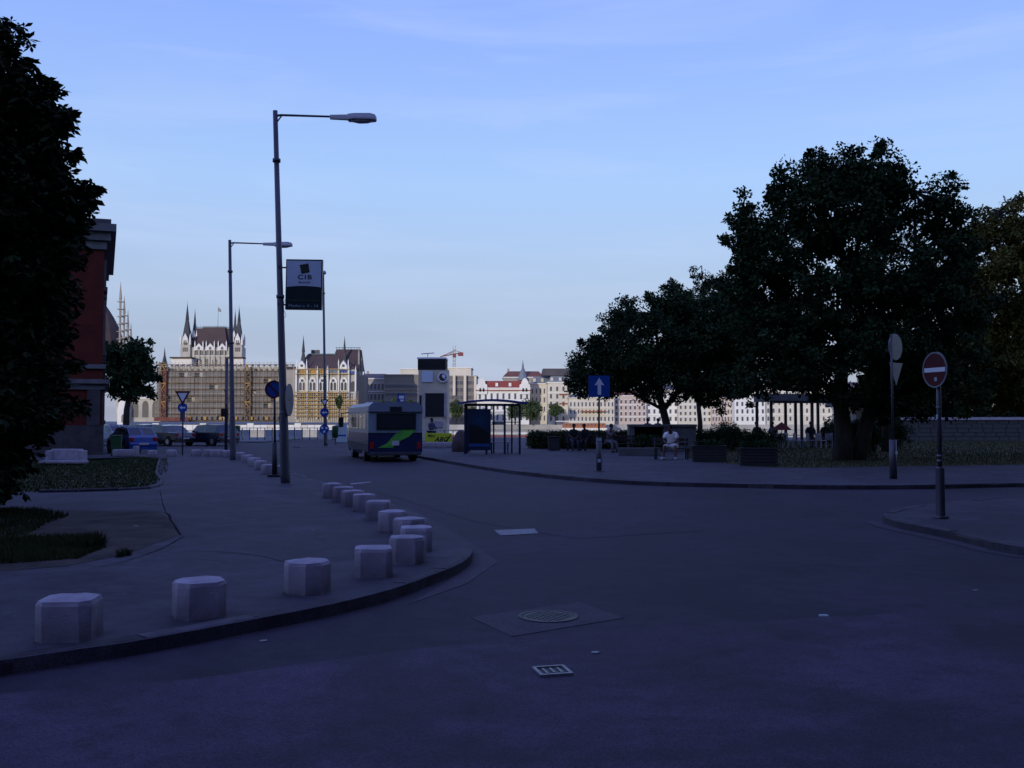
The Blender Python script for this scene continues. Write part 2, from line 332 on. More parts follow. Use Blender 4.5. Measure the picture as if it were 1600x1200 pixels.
M['cloth_blue'] = mat('blue_cloth', (0.045, 0.06, 0.12), 0.85, var=0.3)
M['cloth_grey'] = mat('grey_cloth', (0.12, 0.12, 0.14), 0.85, var=0.3)
M['cloth_red'] = mat('red_cloth', (0.16, 0.025, 0.02), 0.85, var=0.3)
M['denim'] = mat('denim', (0.03, 0.04, 0.08), 0.85, var=0.3)
M['cib_dark'] = mat('bank_sign_dark_green', (0.010, 0.022, 0.022), 0.4, var=0.2)
M['cib_pale'] = mat('bank_sign_pale', (0.52, 0.58, 0.66), 0.4, var=0.06)
M['cib_line'] = mat('bank_sign_olive', (0.09, 0.12, 0.03), 0.4, var=0.1)
M['cib_txt'] = mat('bank_sign_letters_pale', (0.22, 0.30, 0.34), 0.4, var=0.1)
M['iron'] = mat('cast_iron', (0.03, 0.03, 0.034), 0.55, metal=0.5, var=0.4, scale=20)
M['iron_light'] = mat('worn_steel_rim', (0.22, 0.22, 0.24), 0.45, metal=0.3, var=0.4, scale=30)
M['hoard_white'] = mat('hoarding_white', (0.70, 0.66, 0.58), 0.8, var=0.12, scale=0.2)
M['building_back'] = mat('street_plaster', (0.16, 0.135, 0.115), 0.9, var=0.2, scale=0.4)
M['wall_stone'] = mat('wall_stone', (0.08, 0.078, 0.078), 0.9, var=0.3, scale=2, bump=0.3, bscale=14)
M['parasol_red'] = mat('parasol_red', (0.10, 0.015, 0.012), 0.85, var=0.2)

def vary(m, lo=0.7, hi=1.25, dirt=None):
    n = m.node_tree.nodes; l = m.node_tree.links.new; b = n['Principled BSDF']; src = b.inputs['Base Color'].links[0].from_socket
    oi = n.new('ShaderNodeObjectInfo'); mr = n.new('ShaderNodeMapRange'); mr.inputs[3].default_value = lo; mr.inputs[4].default_value = hi; l(oi.outputs['Random'], mr.inputs[0])
    mx = n.new('ShaderNodeMix'); mx.data_type = 'RGBA'; mx.blend_type = 'MULTIPLY'; mx.inputs[0].default_value = 1; l(src, mx.inputs[6]); l(mr.outputs[0], mx.inputs[7]); out = mx.outputs[2]
    if dirt:  # noisy darker base: dirt, with contact shade painted in
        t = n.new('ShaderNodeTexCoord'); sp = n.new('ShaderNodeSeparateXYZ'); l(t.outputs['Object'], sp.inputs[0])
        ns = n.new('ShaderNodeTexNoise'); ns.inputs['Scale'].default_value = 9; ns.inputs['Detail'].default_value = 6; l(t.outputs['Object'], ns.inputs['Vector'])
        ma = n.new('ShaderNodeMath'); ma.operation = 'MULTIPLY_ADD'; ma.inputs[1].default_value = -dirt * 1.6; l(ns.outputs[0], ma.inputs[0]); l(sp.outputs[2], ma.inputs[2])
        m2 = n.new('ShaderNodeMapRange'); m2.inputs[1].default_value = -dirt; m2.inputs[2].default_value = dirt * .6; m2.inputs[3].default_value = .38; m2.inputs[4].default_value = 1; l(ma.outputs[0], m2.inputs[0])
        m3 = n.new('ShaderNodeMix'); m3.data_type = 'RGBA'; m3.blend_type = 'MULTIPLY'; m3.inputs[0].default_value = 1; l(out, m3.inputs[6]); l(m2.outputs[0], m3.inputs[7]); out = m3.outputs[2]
    l(out, b.inputs['Base Color'])
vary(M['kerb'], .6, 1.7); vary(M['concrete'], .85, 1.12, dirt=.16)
# ------------------------------------------------------------------ ground sheets
def sheet(name, pts, z, m, parent=None, kind='structure'):
    bm = bmesh.new(); vs = [bm.verts.new((p[0], p[1], z)) for p in pts]; f = bm.faces.new(vs); bmesh.ops.triangulate(bm, faces=[f])
    me = bpy.data.meshes.new(name); bmesh.ops.recalc_face_normals(bm, faces=bm.faces)
    if bm.faces[0:][0].normal.z < 0: bmesh.ops.reverse_faces(bm, faces=bm.faces)
    bm.to_mesh(me); bm.free(); me.materials.append(m); o = link(name, me, parent)
    if kind and parent is None: o['kind'] = kind
    return o
def slab(name, pts, z0, z1, m, parent=None):
    bm = bmesh.new(); lo = [bm.verts.new((p[0], p[1], z0)) for p in pts]; hi = [bm.verts.new((p[0], p[1], z1)) for p in pts]
    n = len(pts)
    for i in range(n): bm.faces.new((lo[i], lo[(i + 1) % n], hi[(i + 1) % n], hi[i]))
    f = bm.faces.new(hi); bmesh.ops.triangulate(bm, faces=[f]); bmesh.ops.recalc_face_normals(bm, faces=bm.faces)
    me = bpy.data.meshes.new(name); bm.to_mesh(me); bm.free(); me.materials.append(m); o = link(name, me, parent)
    if parent is None: o['kind'] = 'structure'
    return o
def smooth_line(pts, step=0.6):                     # Catmull-Rom through the given ground points
    pts = [Vector((p[0], p[1])) for p in pts]; out = []
    tg = []
    for i in range(len(pts)):
        d = pts[min(i + 1, len(pts) - 1)] - pts[max(i - 1, 0)]; tg.append(d.normalized() if d.length > 0 else Vector((1, 0)))
    for i in range(len(pts) - 1):
        p1, p2 = pts[i], pts[i + 1]; ln = (p2 - p1).length; k = max(2, int(ln / step)); m1, m2 = tg[i] * ln, tg[i + 1] * ln
        for j in range(k):
            t = j / k; t2, t3 = t * t, t * t * t
            out.append(p1 * (2 * t3 - 3 * t2 + 1) + m1 * (t3 - 2 * t2 + t) + p2 * (3 * t2 - 2 * t3) + m2 * (t3 - t2))
    out.append(pts[-1]); return out
def resample(line, L):
    out = [line[0]]; acc = 0; last = line[0]
    for p in line[1:]:
        while (p - last).length >= L - acc:
            d = (p - last).normalized(); last = last + d * (L - acc); acc = 0; out.append(last.copy())
        acc += (p - last).length; last = p
    out.append(line[-1]); return out
BANK = 86.0
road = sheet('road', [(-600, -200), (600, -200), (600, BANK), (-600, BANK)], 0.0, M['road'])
sheet('water', [(-3000, BANK - 1), (3000, BANK - 1), (3000, 425), (-3000, 425)], -6.0, M['water'])
q = MB(); q.box((0, BANK + 0.5, -3.4), (1200, 1.0, 7.2)); tag(q.build('embankment', M['quay']), kind='structure')
q = MB(); q.box((0, 500, -4.2), (6000, 150, 3.6)); tag(q.build('far_quay', M['quay']), kind='structure')
q = MB(); q.box((0, 444, -1.15), (6000, 1.2, 2.3)); tag(q.build('far_quay_wall', M['quay']), kind='structure')
sheet('far_ground', [(-3500, 444), (3500, 444), (3500, 5200), (-3500, 5200)], 0.0, M['farroad'])

KH = 0.105
def kerb(name, line, side, L=0.95, w=0.16, m=None, z0=-0.05, top=KH):
    """kerb stones laid along a line; side = +1 when the pavement lies to the left of the walking direction"""
    root = empty(name, (line[0][0], line[0][1], 0)); root['kind'] = 'structure'
    pts = resample(line, L)
    k = 0
    for a, b in zip(pts[:-1], pts[1:]):
        d = b - a; ln = d.length
        if ln < 0.15: continue
        me = MB(); g = 0.014
        hh = top - z0; jz = random.uniform(-0.010, 0.006); jr = random.uniform(-0.012, 0.012)
        prof = [(0, z0), (0, top - 0.028), (0.012, top - 0.008), (0.03, top), (w, top), (w, z0)]
        vs = []
        for x in (g, ln - g):
            for (yy, zz) in prof: vs.append((x, side * yy, zz + (jz if zz > 0 else 0)))
        n = len(prof)
        me.add(vs, [list(range(n)), list(range(2 * n - 1, n - 1, -1))] + [(i, (i + 1) % n, n + (i + 1) % n, n + i) for i in range(n)])
        o = me.build('kerb_stone', m or M['kerb'], root, (a[0] - root.location.x, a[1] - root.location.y, 0), (0, 0, math.atan2(d[1], d[0]) + jr))
        k += 1
    return root
# left pavement outline, walked from the left foreground round the tip to the far corner
LK = smooth_line([(-24, -16), (-12, -3.2)] + [G(*p) for p in ((0, 1056), (200, 1026), (400, 987), (520, 962), (610, 938), (680, 912), (722, 893), (738, 876), (733, 858), (700, 838), (655, 812), (600, 790), (545, 771), (497, 757), (455, 741), (418, 729), (388, 719), (368, 714.5))], 0.5)
LK2 = smooth_line([LK[-1], G(352, 712.5), G(330, 711.8), G(240, 712.2)], 0.5)
LKall = LK + LK2[1:]
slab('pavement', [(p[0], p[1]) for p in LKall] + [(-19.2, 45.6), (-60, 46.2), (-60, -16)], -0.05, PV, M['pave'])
kerb('kerb', LKall, +1)
# right pavement (park side)
RK = smooth_line([(-16.0, BANK), (-13.0, 76), (-9.6, 63), (-6.8, 52.5)] + [G(*p) for p in ((655, 716), (700, 724), (760, 734.5), (830, 744), (900, 751), (1000, 758), (1100, 761), (1200, 763), (1320, 765), (1450, 764), (1600, 761))] + [(22, 24.3), (60, 26)], 0.6)
slab('pavement', [(p[0], p[1]) for p in RK] + [(60, BANK), (0, BANK)], -0.05, PV, M['pave'])
kerb('kerb', RK, +1)
# promenade strip by the river, left of the road junction
slab('promenade', [(-19, 73.5), (-19, BANK), (-200, BANK), (-200, 73.5)], -0.05, PV, M['farroad'])
# right foreground traffic island
IK = smooth_line([(16, 8.0), (9.2, 9.8)] + [G(*p) for p in ((1600, 868), (1520, 850), (1440, 833), (1395, 823), (1380, 815), (1392, 806), (1440, 797), (1520, 789), (1600, 783))] + [(14.5, 18.6), (20.6, 19.0)], 0.5)
slab('traffic_island', [(p[0], p[1]) for p in IK] + [(20.6, 8)], -0.05, PV, M['pave'])
kerb('kerb', IK, -1)

gut = [Vector(p) for p in IK[int(len(IK) * .12):int(len(IK) * .5)]]
def strip_between(line, off0, off1, z, m, name, parent=None):
    me = MB(); vs = []
    for i, p in enumerate(line):
        d = (line[min(i + 1, len(line) - 1)] - line[max(i - 1, 0)]).normalized(); nn = Vector((-d.y, d.x)); a = p + nn * off0; b = p + nn * off1
        vs += [(a.x, a.y, z), (b.x, b.y, z)]
    me.add(vs, [(2 * i, 2 * i + 1, 2 * i + 3, 2 * i + 2) for i in range(len(line) - 1)]); return me.build(name, m, parent)
tag(strip_between(gut, .02, .26, 0.0062, M['patch'], 'gutter'), kind='structure')
# asphalt sheets and marks on the road
c0 = [G(*p) for p in ((0, 1085), (300, 1062), (620, 1018), (900, 988), (1250, 967), (1600, 948))]
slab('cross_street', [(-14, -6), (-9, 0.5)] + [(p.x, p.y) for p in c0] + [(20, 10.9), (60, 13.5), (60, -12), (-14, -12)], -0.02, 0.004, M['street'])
slab('asphalt_patch', [G(*p) for p in ((735, 965), (905, 941), (975, 966), (800, 995))], -0.02, 0.004, M['patch'])
slab('asphalt_patch', [G(*p) for p in ((700, 838), (735, 848), (778, 878), (730, 912), (640, 944), (690, 915), (722, 893), (738, 876), (732, 857))], -0.02, 0.004, M['patch'])
sheet('asphalt_patch', [G(*p) for p in ((540, 752), (610, 760), (700, 780), (830, 800), (1010, 806), (1100, 830), (900, 842), (740, 815), (640, 785))], 0.0035, M['patch'] if False else M['road'])
o = sheet('road_marking', [G(*p) for p in ((772, 829), (782, 837.5), (841, 834), (835, 826.5))], 0.008, M['worn_white'], kind=None)
tag(o, 'worn pale rectangle of paint on the dark road right of the kerb tip', 'road marking')
o = sheet('road_marking', [G(*p) for p in ((546, 755.8), (577, 753), (581, 754), (549, 757.6))], 0.008, M['worn_white'], kind=None)
tag(o, 'short pale paint line on the road behind the bollard row', 'road marking')
g1 = G(1287, 963)
o = MB().box((0, 0, 0.006), (0.07, 0.05, 0.012)).build('litter', M['white'], None, g1); tag(o, 'tiny white scrap of litter lying on the road at right', 'litter')
for px_, py_, z_, lab in ((1524, 923, 0.0, 'small pale scrap on the dark road near the right edge'), (412, 1002, 0.0, 'small pale scrap on the road below the left kerb'), (490, 829, PV, 'tiny scrap on the pavement left of the receding bollards'), (213, 822, PV, 'pale pebble lying on the bare dirt patch'), (930, 1020, 0.004, 'faint scrap on the cross street right of the metal grate')):
    o = MB().prism([(-.03, -.02), (.01, -.026), (.034, -.004), (.02, .022), (-.022, .018)], 0, .006).build('litter', M['sign_back'], None, G(px_, py_, z_) + Vector((0, 0, .001)), (0, 0, px_)); tag(o, lab, 'litter')
# pavement joints as real grooves: thin dark strips of bitumen slightly proud
def strip(name, pts, w, z, m, parent=None):
    pts = [Vector((p[0], p[1])) for p in pts]; me = MB(); vs = []
    for i, p in enumerate(pts):
        d = (pts[min(i + 1, len(pts) - 1)] - pts[max(i - 1, 0)]).normalized(); nrm = Vector((-d.y, d.x)); ww = w * random.uniform(0.3, 0.8)
        vs += [(p.x + nrm.x * ww / 2, p.y + nrm.y * ww / 2, z), (p.x - nrm.x * ww / 2, p.y - nrm.y * ww / 2, z)]
    me.add(vs, [(2 * i, 2 * i + 1, 2 * i + 3, 2 * i + 2) for i in range(len(pts) - 1)])
    return me.build(name, m, parent)
M['bitumen'] = mat('bitumen_seam', (0.018, 0.016, 0.020), 0.98, var=0.3, spec=0.02)
seam = empty('bitumen_seams', (0, 0, 0)); seam['kind'] = 'structure'
for pp, z in (([(270, 865), (330, 862), (400, 868), (470, 880), (560, 872)], PV), ([(20, 900), (120, 893), (220, 870), (290, 838)], PV), ([(250, 700 + 65), (255, 790), (280, 836)], PV),
              
              ([(540, 880), (590, 884), (640, 886)], PV)):
    line = smooth_line([G(p[0], p[1], z) for p in pp], 0.25)
    line = [Vector((p.x + random.uniform(-.012, .012), p.y + random.uniform(-.012, .012))) for p in line]
    strip('seam', line, 0.022, z + 0.0055, M['bitumen'], seam)
# manhole and grate
g1 = G(857, 964)
mh = empty('manhole_cover', g1, R(12), 'round iron manhole cover in a lighter square patch of road', 'manhole cover'); mh.scale = (.66, .66, .6)
MB().lathe([(0.33, 0.002), (0.33, 0.016), (0.39, 0.016), (0.39, 0.002)], n=40).build('rim', M['iron'], mh)
mm = MB(); mm.disc((0, 0, 0.008), 0.325, 0.012, 'z', 36); mm.build('lid', M['iron'], mh)
mm = MB()
for i in range(-5, 6):
    for j in range(-5, 6):
        if i * i + j * j < 27 and (i + j) % 2 == 0: mm.box((i * 0.053, j * 0.053, 0.017), (0.036, 0.036, 0.006))
mm.build('tread_stud', M['iron'], mh)
g1 = G(863, 1051)
gr_ = empty('drain_grate', g1, R(14), 'small square metal valve grate set in the foreground road', 'grate')
g_ = MB(); S = 0.10
for a in (-1, 1): g_.box((a * S, 0, 0.012), (0.022, 2 * S + .02, 0.016)); g_.box((0, a * S, 0.0125), (2 * S - .022, 0.022, 0.016))
g_.build('frame', M['iron_light'], gr_)
MB().box((0, 0, 0.008), (2 * S - .03, 2 * S - .03, 0.006)).build('plate', M['iron'], gr_)
g_ = MB()
for a in (-1, 0, 1): MB().box((a * 0.05, 0, 0.0145), (0.016, 0.12, 0.006)).build('rib', M['iron_light'], gr_)

# ------------------------------------------------------------------ bollards
def bollard_mesh(seed, w=0.385, h=0.28):
    rnd = random.Random(seed); c = w * (0.17 + 0.05 * (seed % 3)); s = w / 2; prof = []
    base = [(-s + c, -s), (s - c, -s), (s, -s + c), (s, s - c), (s - c, s), (-s + c, s), (-s, s - c), (-s, -s + c)]
    b = MB(); rows = [(1.0, -0.02), (0.995, 0.02), (0.985, h - 0.03), (0.93, h), (0.55, h + 0.012)]
    vs = []
    for i, (k, z) in enumerate(rows):
        for (x, y) in base:
            j = rnd.uniform(-.006, .006); vs.append((x * k + j, y * k + rnd.uniform(-.006, .006), z + (rnd.uniform(-.005, .005) if i > 1 else 0)))
    fs = [(r * 8 + i, r * 8 + (i + 1) % 8, r * 8 + 8 + (i + 1) % 8, r * 8 + 8 + i) for r in range(len(rows) - 1) for i in range(8)]
    fs.append(list(range(8 * (len(rows) - 1), 8 * len(rows))))
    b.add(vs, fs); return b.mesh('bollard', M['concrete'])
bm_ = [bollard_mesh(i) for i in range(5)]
NEAR = [(108, 1003, 0.1, 'leftmost and nearest squat white concrete block bollard in the foreground'),
        (311, 968, 0.5, 'second white concrete block bollard from the left edge, standing alone on the pavement'),
        (480, 930, -0.3, 'third white concrete block bollard from the left, its chamfered edge facing the road'),
        (583, 903, 0.15, 'fourth white concrete bollard from the left, large block close to the kerb tip'),
        (636, 882, 0.0, 'white bollard directly behind the fourth one, partly overlapping it'),
        (650, 863, 0.1, 'outermost white bollard at the bulge of the kerb, behind the overlapping pair'),
        (640, 846, 0.7, 'white bollard turned cornerwise with long top, behind the outermost one'),
        (613, 832, 0.3, 'rounded looking white bollard at the start of the straight receding row'),
        (591, 812, 0.0, 'second bollard of the straight receding row, counted from the near end'),
        (569, 799, 0.2, 'third bollard of the straight receding row, counted from the near end'),
        (551, 792, 0.5, 'third bollard from the far end of the straight receding row'),
        (536, 785, 0.1, 'second bollard from the far end of the straight receding row'),
        (519, 778, 0.35, 'farthest white bollard of the near row, opposite the short paint line')]
for i, (px, py, rz, lab) in enumerate(NEAR):
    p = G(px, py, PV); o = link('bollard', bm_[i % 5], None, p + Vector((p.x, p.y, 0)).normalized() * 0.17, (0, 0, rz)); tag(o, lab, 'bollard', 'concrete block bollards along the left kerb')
FARB = [(440, 743, 'pale bollard just left of the tall lamp post foot'), (419, 741, 'far bollard at the foot of the blue no-waiting sign'), (407, 734, 'brownish far bollard left of the no-waiting sign post'), (397, 728, 'middle one of the brownish far bollards on the bend'),
        (386, 722.5, 'second brownish bollard from the second lamp post'), (375, 718, 'brownish bollard nearest right of the second lamp post'), (356, 714.5, 'white bollard just left of the second lamp post foot'), (346, 713.3, 'second white bollard left of the second lamp post'),
        (336, 712.9, 'third white bollard left of the second lamp post'), (325, 712.7, 'fourth white bollard left of the second lamp post'), (306, 712.7, 'white bollard next to the right of the yield sign post'), (268, 713, 'white bollard next to the left of the yield sign post'), (238, 713.5, 'white bollard next to the tail of the blue hatchback')]
for i, (px, py, lab) in enumerate(FARB):
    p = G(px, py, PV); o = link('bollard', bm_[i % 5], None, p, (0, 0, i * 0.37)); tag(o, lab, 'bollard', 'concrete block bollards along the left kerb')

# ------------------------------------------------------------------ lamp posts
def lamp_post(base, H, top_px_off, label, arm=2.15, arm_dir=0.0, yaw=0.0, thin=1.0, parent=None):
    root = empty('street_lamp', base, yaw, label, 'street lamp', 'galvanised street lamps')
    lean = top_px_off
    f = lambda z: (lean * z / H, 0, z)
    MB().tube([f(-0.05), f(0.25), f(1.7), f(1.75), f(4.6), f(4.65), f(H)], [0.115 * thin, 0.115 * thin, 0.105 * thin, 0.095 * thin, 0.082 * thin, 0.074 * thin, 0.058 * thin], 14).build('pole', M['lamp_steel'], root)
    MB().lathe([(0.0, 0.03), (0.17 * thin, 0.03), (0.19 * thin, 0.0), (0.19 * thin, -0.05)], n=12).build('footing', M['concrete_d'], root)
    for z in (1.75, 4.62, H - 1.25): x, _, zz = f(z); MB().lathe([(0.085 * thin, -0.04), (0.1 * thin, -0.04), (0.1 * thin, 0.04), (0.085 * thin, 0.04)], (x, 0, zz), 12).build('band', M['lamp_steel'], root)
    x0 = lean; zt = H - 0.13; ca, sa = math.cos(arm_dir), math.sin(arm_dir)
    A = lambda u, z, v=0: (x0 + u * ca - v * sa, u * sa + v * ca, z)
    MB().tube([A(0, zt), A(0.15, zt + 0.02), A(arm * 0.62, zt - 0.02)], [0.035, 0.03, 0.026], 8).tube([A(0.0, zt - 0.22), A(0.16, zt + 0.0)], 0.018, 6).build('arm', M['lamp_steel'], root)
    hd = MB(); n = 10
    u0 = arm * 0.62 - 0.06; secs = [(0.0, 0.045, 0.05, -0.05), (0.42, 0.055, 0.055, -0.07), (0.46, 0.13, 0.06, -0.09), (0.62, 0.16, 0.07, -0.08), (1.0, 0.16, 0.07, -0.09), (1.12, 0.12, 0.045, -0.09), (1.15, 0.07, 0.0, -0.08)]
    vs = []; fs = []
    for (u, wd, tp, bt) in secs:
        for (v, z) in ((-wd, bt), (wd, bt), (wd, bt + 0.04), (wd * 0.7, tp), (-wd * 0.7, tp), (-wd, bt + 0.04)): vs.append(A(u0 + u, zt - 0.03 + z, v))
    for i in range(len(secs) - 1):
        for k in range(6): fs.append((i * 6 + k, i * 6 + (k + 1) % 6, i * 6 + 6 + (k + 1) % 6, i * 6 + 6 + k))
    fs += [list(range(5, -1, -1)), list(range(len(vs) - 6, len(vs)))]
    hd.add(vs, fs); ho = hd.build('lamp_head', M['lamp_head'], root)
    dd = MB(); vs = []; S2 = [(0.5, .02, 0), (0.56, .11, -.03), (0.72, .135, -.065), (0.92, .13, -.06), (1.04, .09, -.03), (1.09, .02, 0)]
    for (u, wd, dz) in S2:
        for k in range(7): t = math.pi * k / 6; vs.append(A(u0 + u, zt - 0.122 + dz * math.sin(t), -wd * math.cos(t)))
    dd.add(vs, [(i * 7 + k, i * 7 + k + 1, i * 7 + 8 + k, i * 7 + 7 + k) for i in range(len(S2) - 1) for k in range(6)], True)
    dd.build('lamp_glass', M['diffuser'], ho)
    return root, f
b1 = G(446, 757, PV); H1 = P(430, 173, b1.y).z - PV
lamp1, f1 = lamp_post(b1, H1, P(430, 173, b1.y).x - b1.x, 'tallest grey street lamp, nearest post carrying the bank sign', arm=2.30)
b2 = G(364, 720, PV); H2 = P(359, 375, b2.y).z - PV
lamp2, f2 = lamp_post(b2, H2, P(359, 375, b2.y).x - b2.x, 'second grey street lamp, standing left of the tall one by the far bollards', arm=2.22)
b3 = G(509, 697, 0); b3 = Vector((b3.x, b3.y, 0)); H3 = P(505, 429, b3.y).z
lamp3, f3 = lamp_post(b3, H3, P(505, 429, b3.y).x - b3.x, 'farthest street lamp, its post behind the bank sign carrying blue round signs', arm=2.2, arm_dir=R(-78), thin=1.15)

# bank sign on the tall lamp
y0 = b1.y
cx = P(475.5, 445, y0); sw = 57 / FPX * y0; shh = 79 / FPX * y0
bs = empty('bank_sign', cx, 0, 'rectangular bank sign with pale top and dark green foot hung on the tall lamp post', 'sign')
bs.rotation_euler = (0, R(0.8), 0)
MB().box((0, 0, 0), (sw, 0.12, shh)).build('sign_case', M['cib_dark'], bs)
top = [(-sw / 2 + .025, shh / 2 - .035), (sw / 2 - .025, shh / 2 - .035), (sw / 2 - .025, -.07)] + [(sw * (0.5 - .026 - t * 0.948), -.07 + 0.035 * math.sin(math.pi * (0.05 + 0.9 * t))) for t in [i / 12 for i in range(1, 12)]] + [(-sw / 2 + .025, -.07)]
MB().prism(top, -0.066, -0.06, 'y').build('pale_panel', M['cib_pale'], bs)
MB().prism([(-.11, .48), (.10, .52), (.14, .30), (-.06, .26)], -0.070, -0.0665, 'y').build('emblem', M['cib_dark'], bs)
e_ = MB()
for k in range(3):
    pts = []
    for t in range(9):
        u = t / 8; pts.append((-.085 + .19 * u, .43 - k * .055 + .03 * math.sin(u * 6.28)))
    e_.prism(pts + [(x, z - .014) for x, z in pts[::-1]], -0.073, -0.0703, 'y')
e_.build('emblem_wave', M['cib_line'], bs)
text('lettering', 'CIB', 0.155, M['cib_dark'], bs, (0.02, -0.068, 0.175), (R(90), 0, 0), bold=0.004, sx=1.3, sp=1.22)
text('lettering', 'BANK', 0.075, M['cib_dark'], bs, (0.02, -0.068, 0.045), (R(90), 0, 0), bold=0.001, sx=1.3, sp=1.2)
MB().box((0, -0.062, -.39), (sw * 0.85, 0.004, 0.008)).build('olive_line', M['cib_line'], bs)
text('lettering', 'Medve u. 4 - 14', 0.115, M['cib_txt'], bs, (0.0, -0.064, -0.53), (R(90), 0, 0), bold=0.001, sx=1.0)
for zz in (0.42, -0.5):
    MB().tube([(-sw / 2, 0, zz), (-sw / 2 - .15, 0, zz)], 0.02, 8).box((-sw / 2 - .17, 0, zz), (.03, .16, .07)).build('bracket', M['dark_metal'], bs)
wv = MB(); wv.tube([(-sw / 2 - .02, 0, -shh / 2 + .25), (-sw / 2 - .07, 0, -shh / 2 + .05), (-sw / 2 + .02, 0, -shh / 2 - .15), (-sw / 2 - .05, 0, -shh / 2 - .24)], 0.006, 5); wv.build('cable', M['white'], bs)

# round signs -----------------------------------------------------------------
def ring(mb, r0, r1, y, th, n=32, c=(0, 0)):
    for k in range(n):
        a, b = 2 * math.pi * k / n, 2 * math.pi * (k + 1) / n
        mb.prism([(c[0] + r0 * math.cos(a), c[1] + r0 * math.sin(a)), (c[0] + r1 * math.cos(a), c[1] + r1 * math.sin(a)), (c[0] + r1 * math.cos(b), c[1] + r1 * math.sin(b)), (c[0] + r0 * math.cos(b), c[1] + r0 * math.sin(b))], y - th / 2, y + th / 2, 'y')
def blue_arrow(parent, z, r, right=False):
    o = MB().disc((0, -0.06, z), r, 0.012).build('sign_disc', M['sign_blue'], parent)
    MB().disc((0, -0.05, z), r * 0.99, 0.004).build('sign_back', M['sign_back'], o)
    s = -1 if not right else 1; a = MB()
    a.prism([(s * .62 * r, z), (s * .15 * r, z + .38 * r), (s * .15 * r, z + .13 * r), (-s * .6 * r, z + .13 * r), (-s * .6 * r, z - .13 * r), (s * .15 * r, z - .13 * r), (s * .15 * r, z - .38 * r)], -0.071, -0.0665, 'y')
    a.build('arrow', M['sign_white'], o); return o
def yield_sign(parent, z, h, face=-1):
    w = h * 1.12
    o = MB().prism([(-w / 2, z + h / 2), (w / 2, z + h / 2), (0, z - h / 2)], -0.066, -0.054, 'y').build('yield_plate', M['sign_red'], parent)
    k = 0.62
    MB().prism([(-w / 2 * k, z + h / 2 * .72), (w / 2 * k, z + h / 2 * .72), (0, z - h / 2 * .52)], -0.071, -0.0665, 'y').build('yield_face', M['sign_white'], o); return o
# yield + arrow post
pb = G(285, 711, PV); Y = pb.y
s = empty('sign_post', pb, 0, 'grey post with yield triangle above a round blue arrow sign, before the dark cars', 'traffic sign')
MB().tube([(0, 0, -.02), (0, 0, P(285, 612, Y).z - PV)], 0.035, 8).build('pole', M['lamp_steel'], s)
yield_sign(s, P(285, 622, Y).z - PV, 22 / FPX * Y); blue_arrow(s, P(285, 637, Y).z - PV, 7.6 / FPX * Y)
MB().box((0, -.05, P(285, 650, Y).z - PV), (0.22, 0.02, 0.45)).build('plate', M['lamp_steel'], s)
# the signs hung on lamp 3
Y = b3.y
s = empty('sign_cluster', (f3(3)[0] + b3.x, Y - 0.13, 0), 0, 'yield triangle and two round blue signs hung on the farthest lamp post', 'traffic sign')
MB().box((0, 0.02, P(508, 655, Y).z), (0.06, 0.05, 2.9)).build('backing', M['lamp_steel'], s)
yield_sign(s, P(508, 630, Y).z, 12 / FPX * Y); blue_arrow(s, P(508, 644.5, Y).z, 7 / FPX * Y)
o = MB().disc((0, -0.06, P(508, 670.5, Y).z), 7.5 / FPX * Y, 0.012).build('sign_disc', M['sign_blue'], s)
a = MB(); rr = 7.5 / FPX * Y; zc = P(508, 670.5, Y).z
for k in range(3):
    t = k * 2.094 + .5; a.box((math.cos(t) * rr * .5, -.069, zc + math.sin(t) * rr * .5), (rr * .42, .004, rr * .42))
a.build('arrow', M['sign_white'], o)
# no waiting sign
pb = G(429, 745, PV); Y = pb.y
s = empty('no_waiting_sign', pb, 0, 'round blue sign with red rim and slash on a dark post beside the tall lamp', 'traffic sign')
MB().tube([(0, 0, -.02), (0, 0, .95)], [0.075, 0.07], 10).tube([(0, 0, .95), (-.03, 0, P(426, 594, Y).z - PV)], 0.03, 8).build('pole', M['dark_metal'], s)
MB().box((0, 0, .03), (.34, .3, .07), bev=.02).build('footing', M['black'], s)
zc = P(426, 608.5, Y).z - PV; r = 14 / FPX * Y
o = MB().disc((-.03, -.05, zc), r * .86, .012).build('sign_disc', M['sign_blue'], s)
a = MB(); ring(a, r * .8, r, -.06, .01, c=(-.03, zc)); a.box((0, 0, 0), (r * 1.65, .008, r * .2), M=Matrix.Translation((-.03, -.066, zc)) @ Matrix.Rotation(R(45), 4, 'Y')); a.build('red_rim', M['sign_red'], o)
# edge-on round sign on the tall lamp
Y = b1.y - .05; p = P(452, 625, Y)
s = empty('turned_sign', p, R(86), 'narrow grey back of a tall road sign turned edge-on behind the tall lamp post', 'traffic sign')
a = MB()
nn = 24; a.prism([(0.33 * math.cos(2 * math.pi * k / nn), 0.40 * math.sin(2 * math.pi * k / nn)) for k in range(nn)], -.01, .01, 'y'); a.build('sign_plate', M['sign_back'], s)
MB().tube([(-.02, .2, 0), (-.02, -.02, 0)], .02, 6).build('bracket', M['dark_metal'], s)

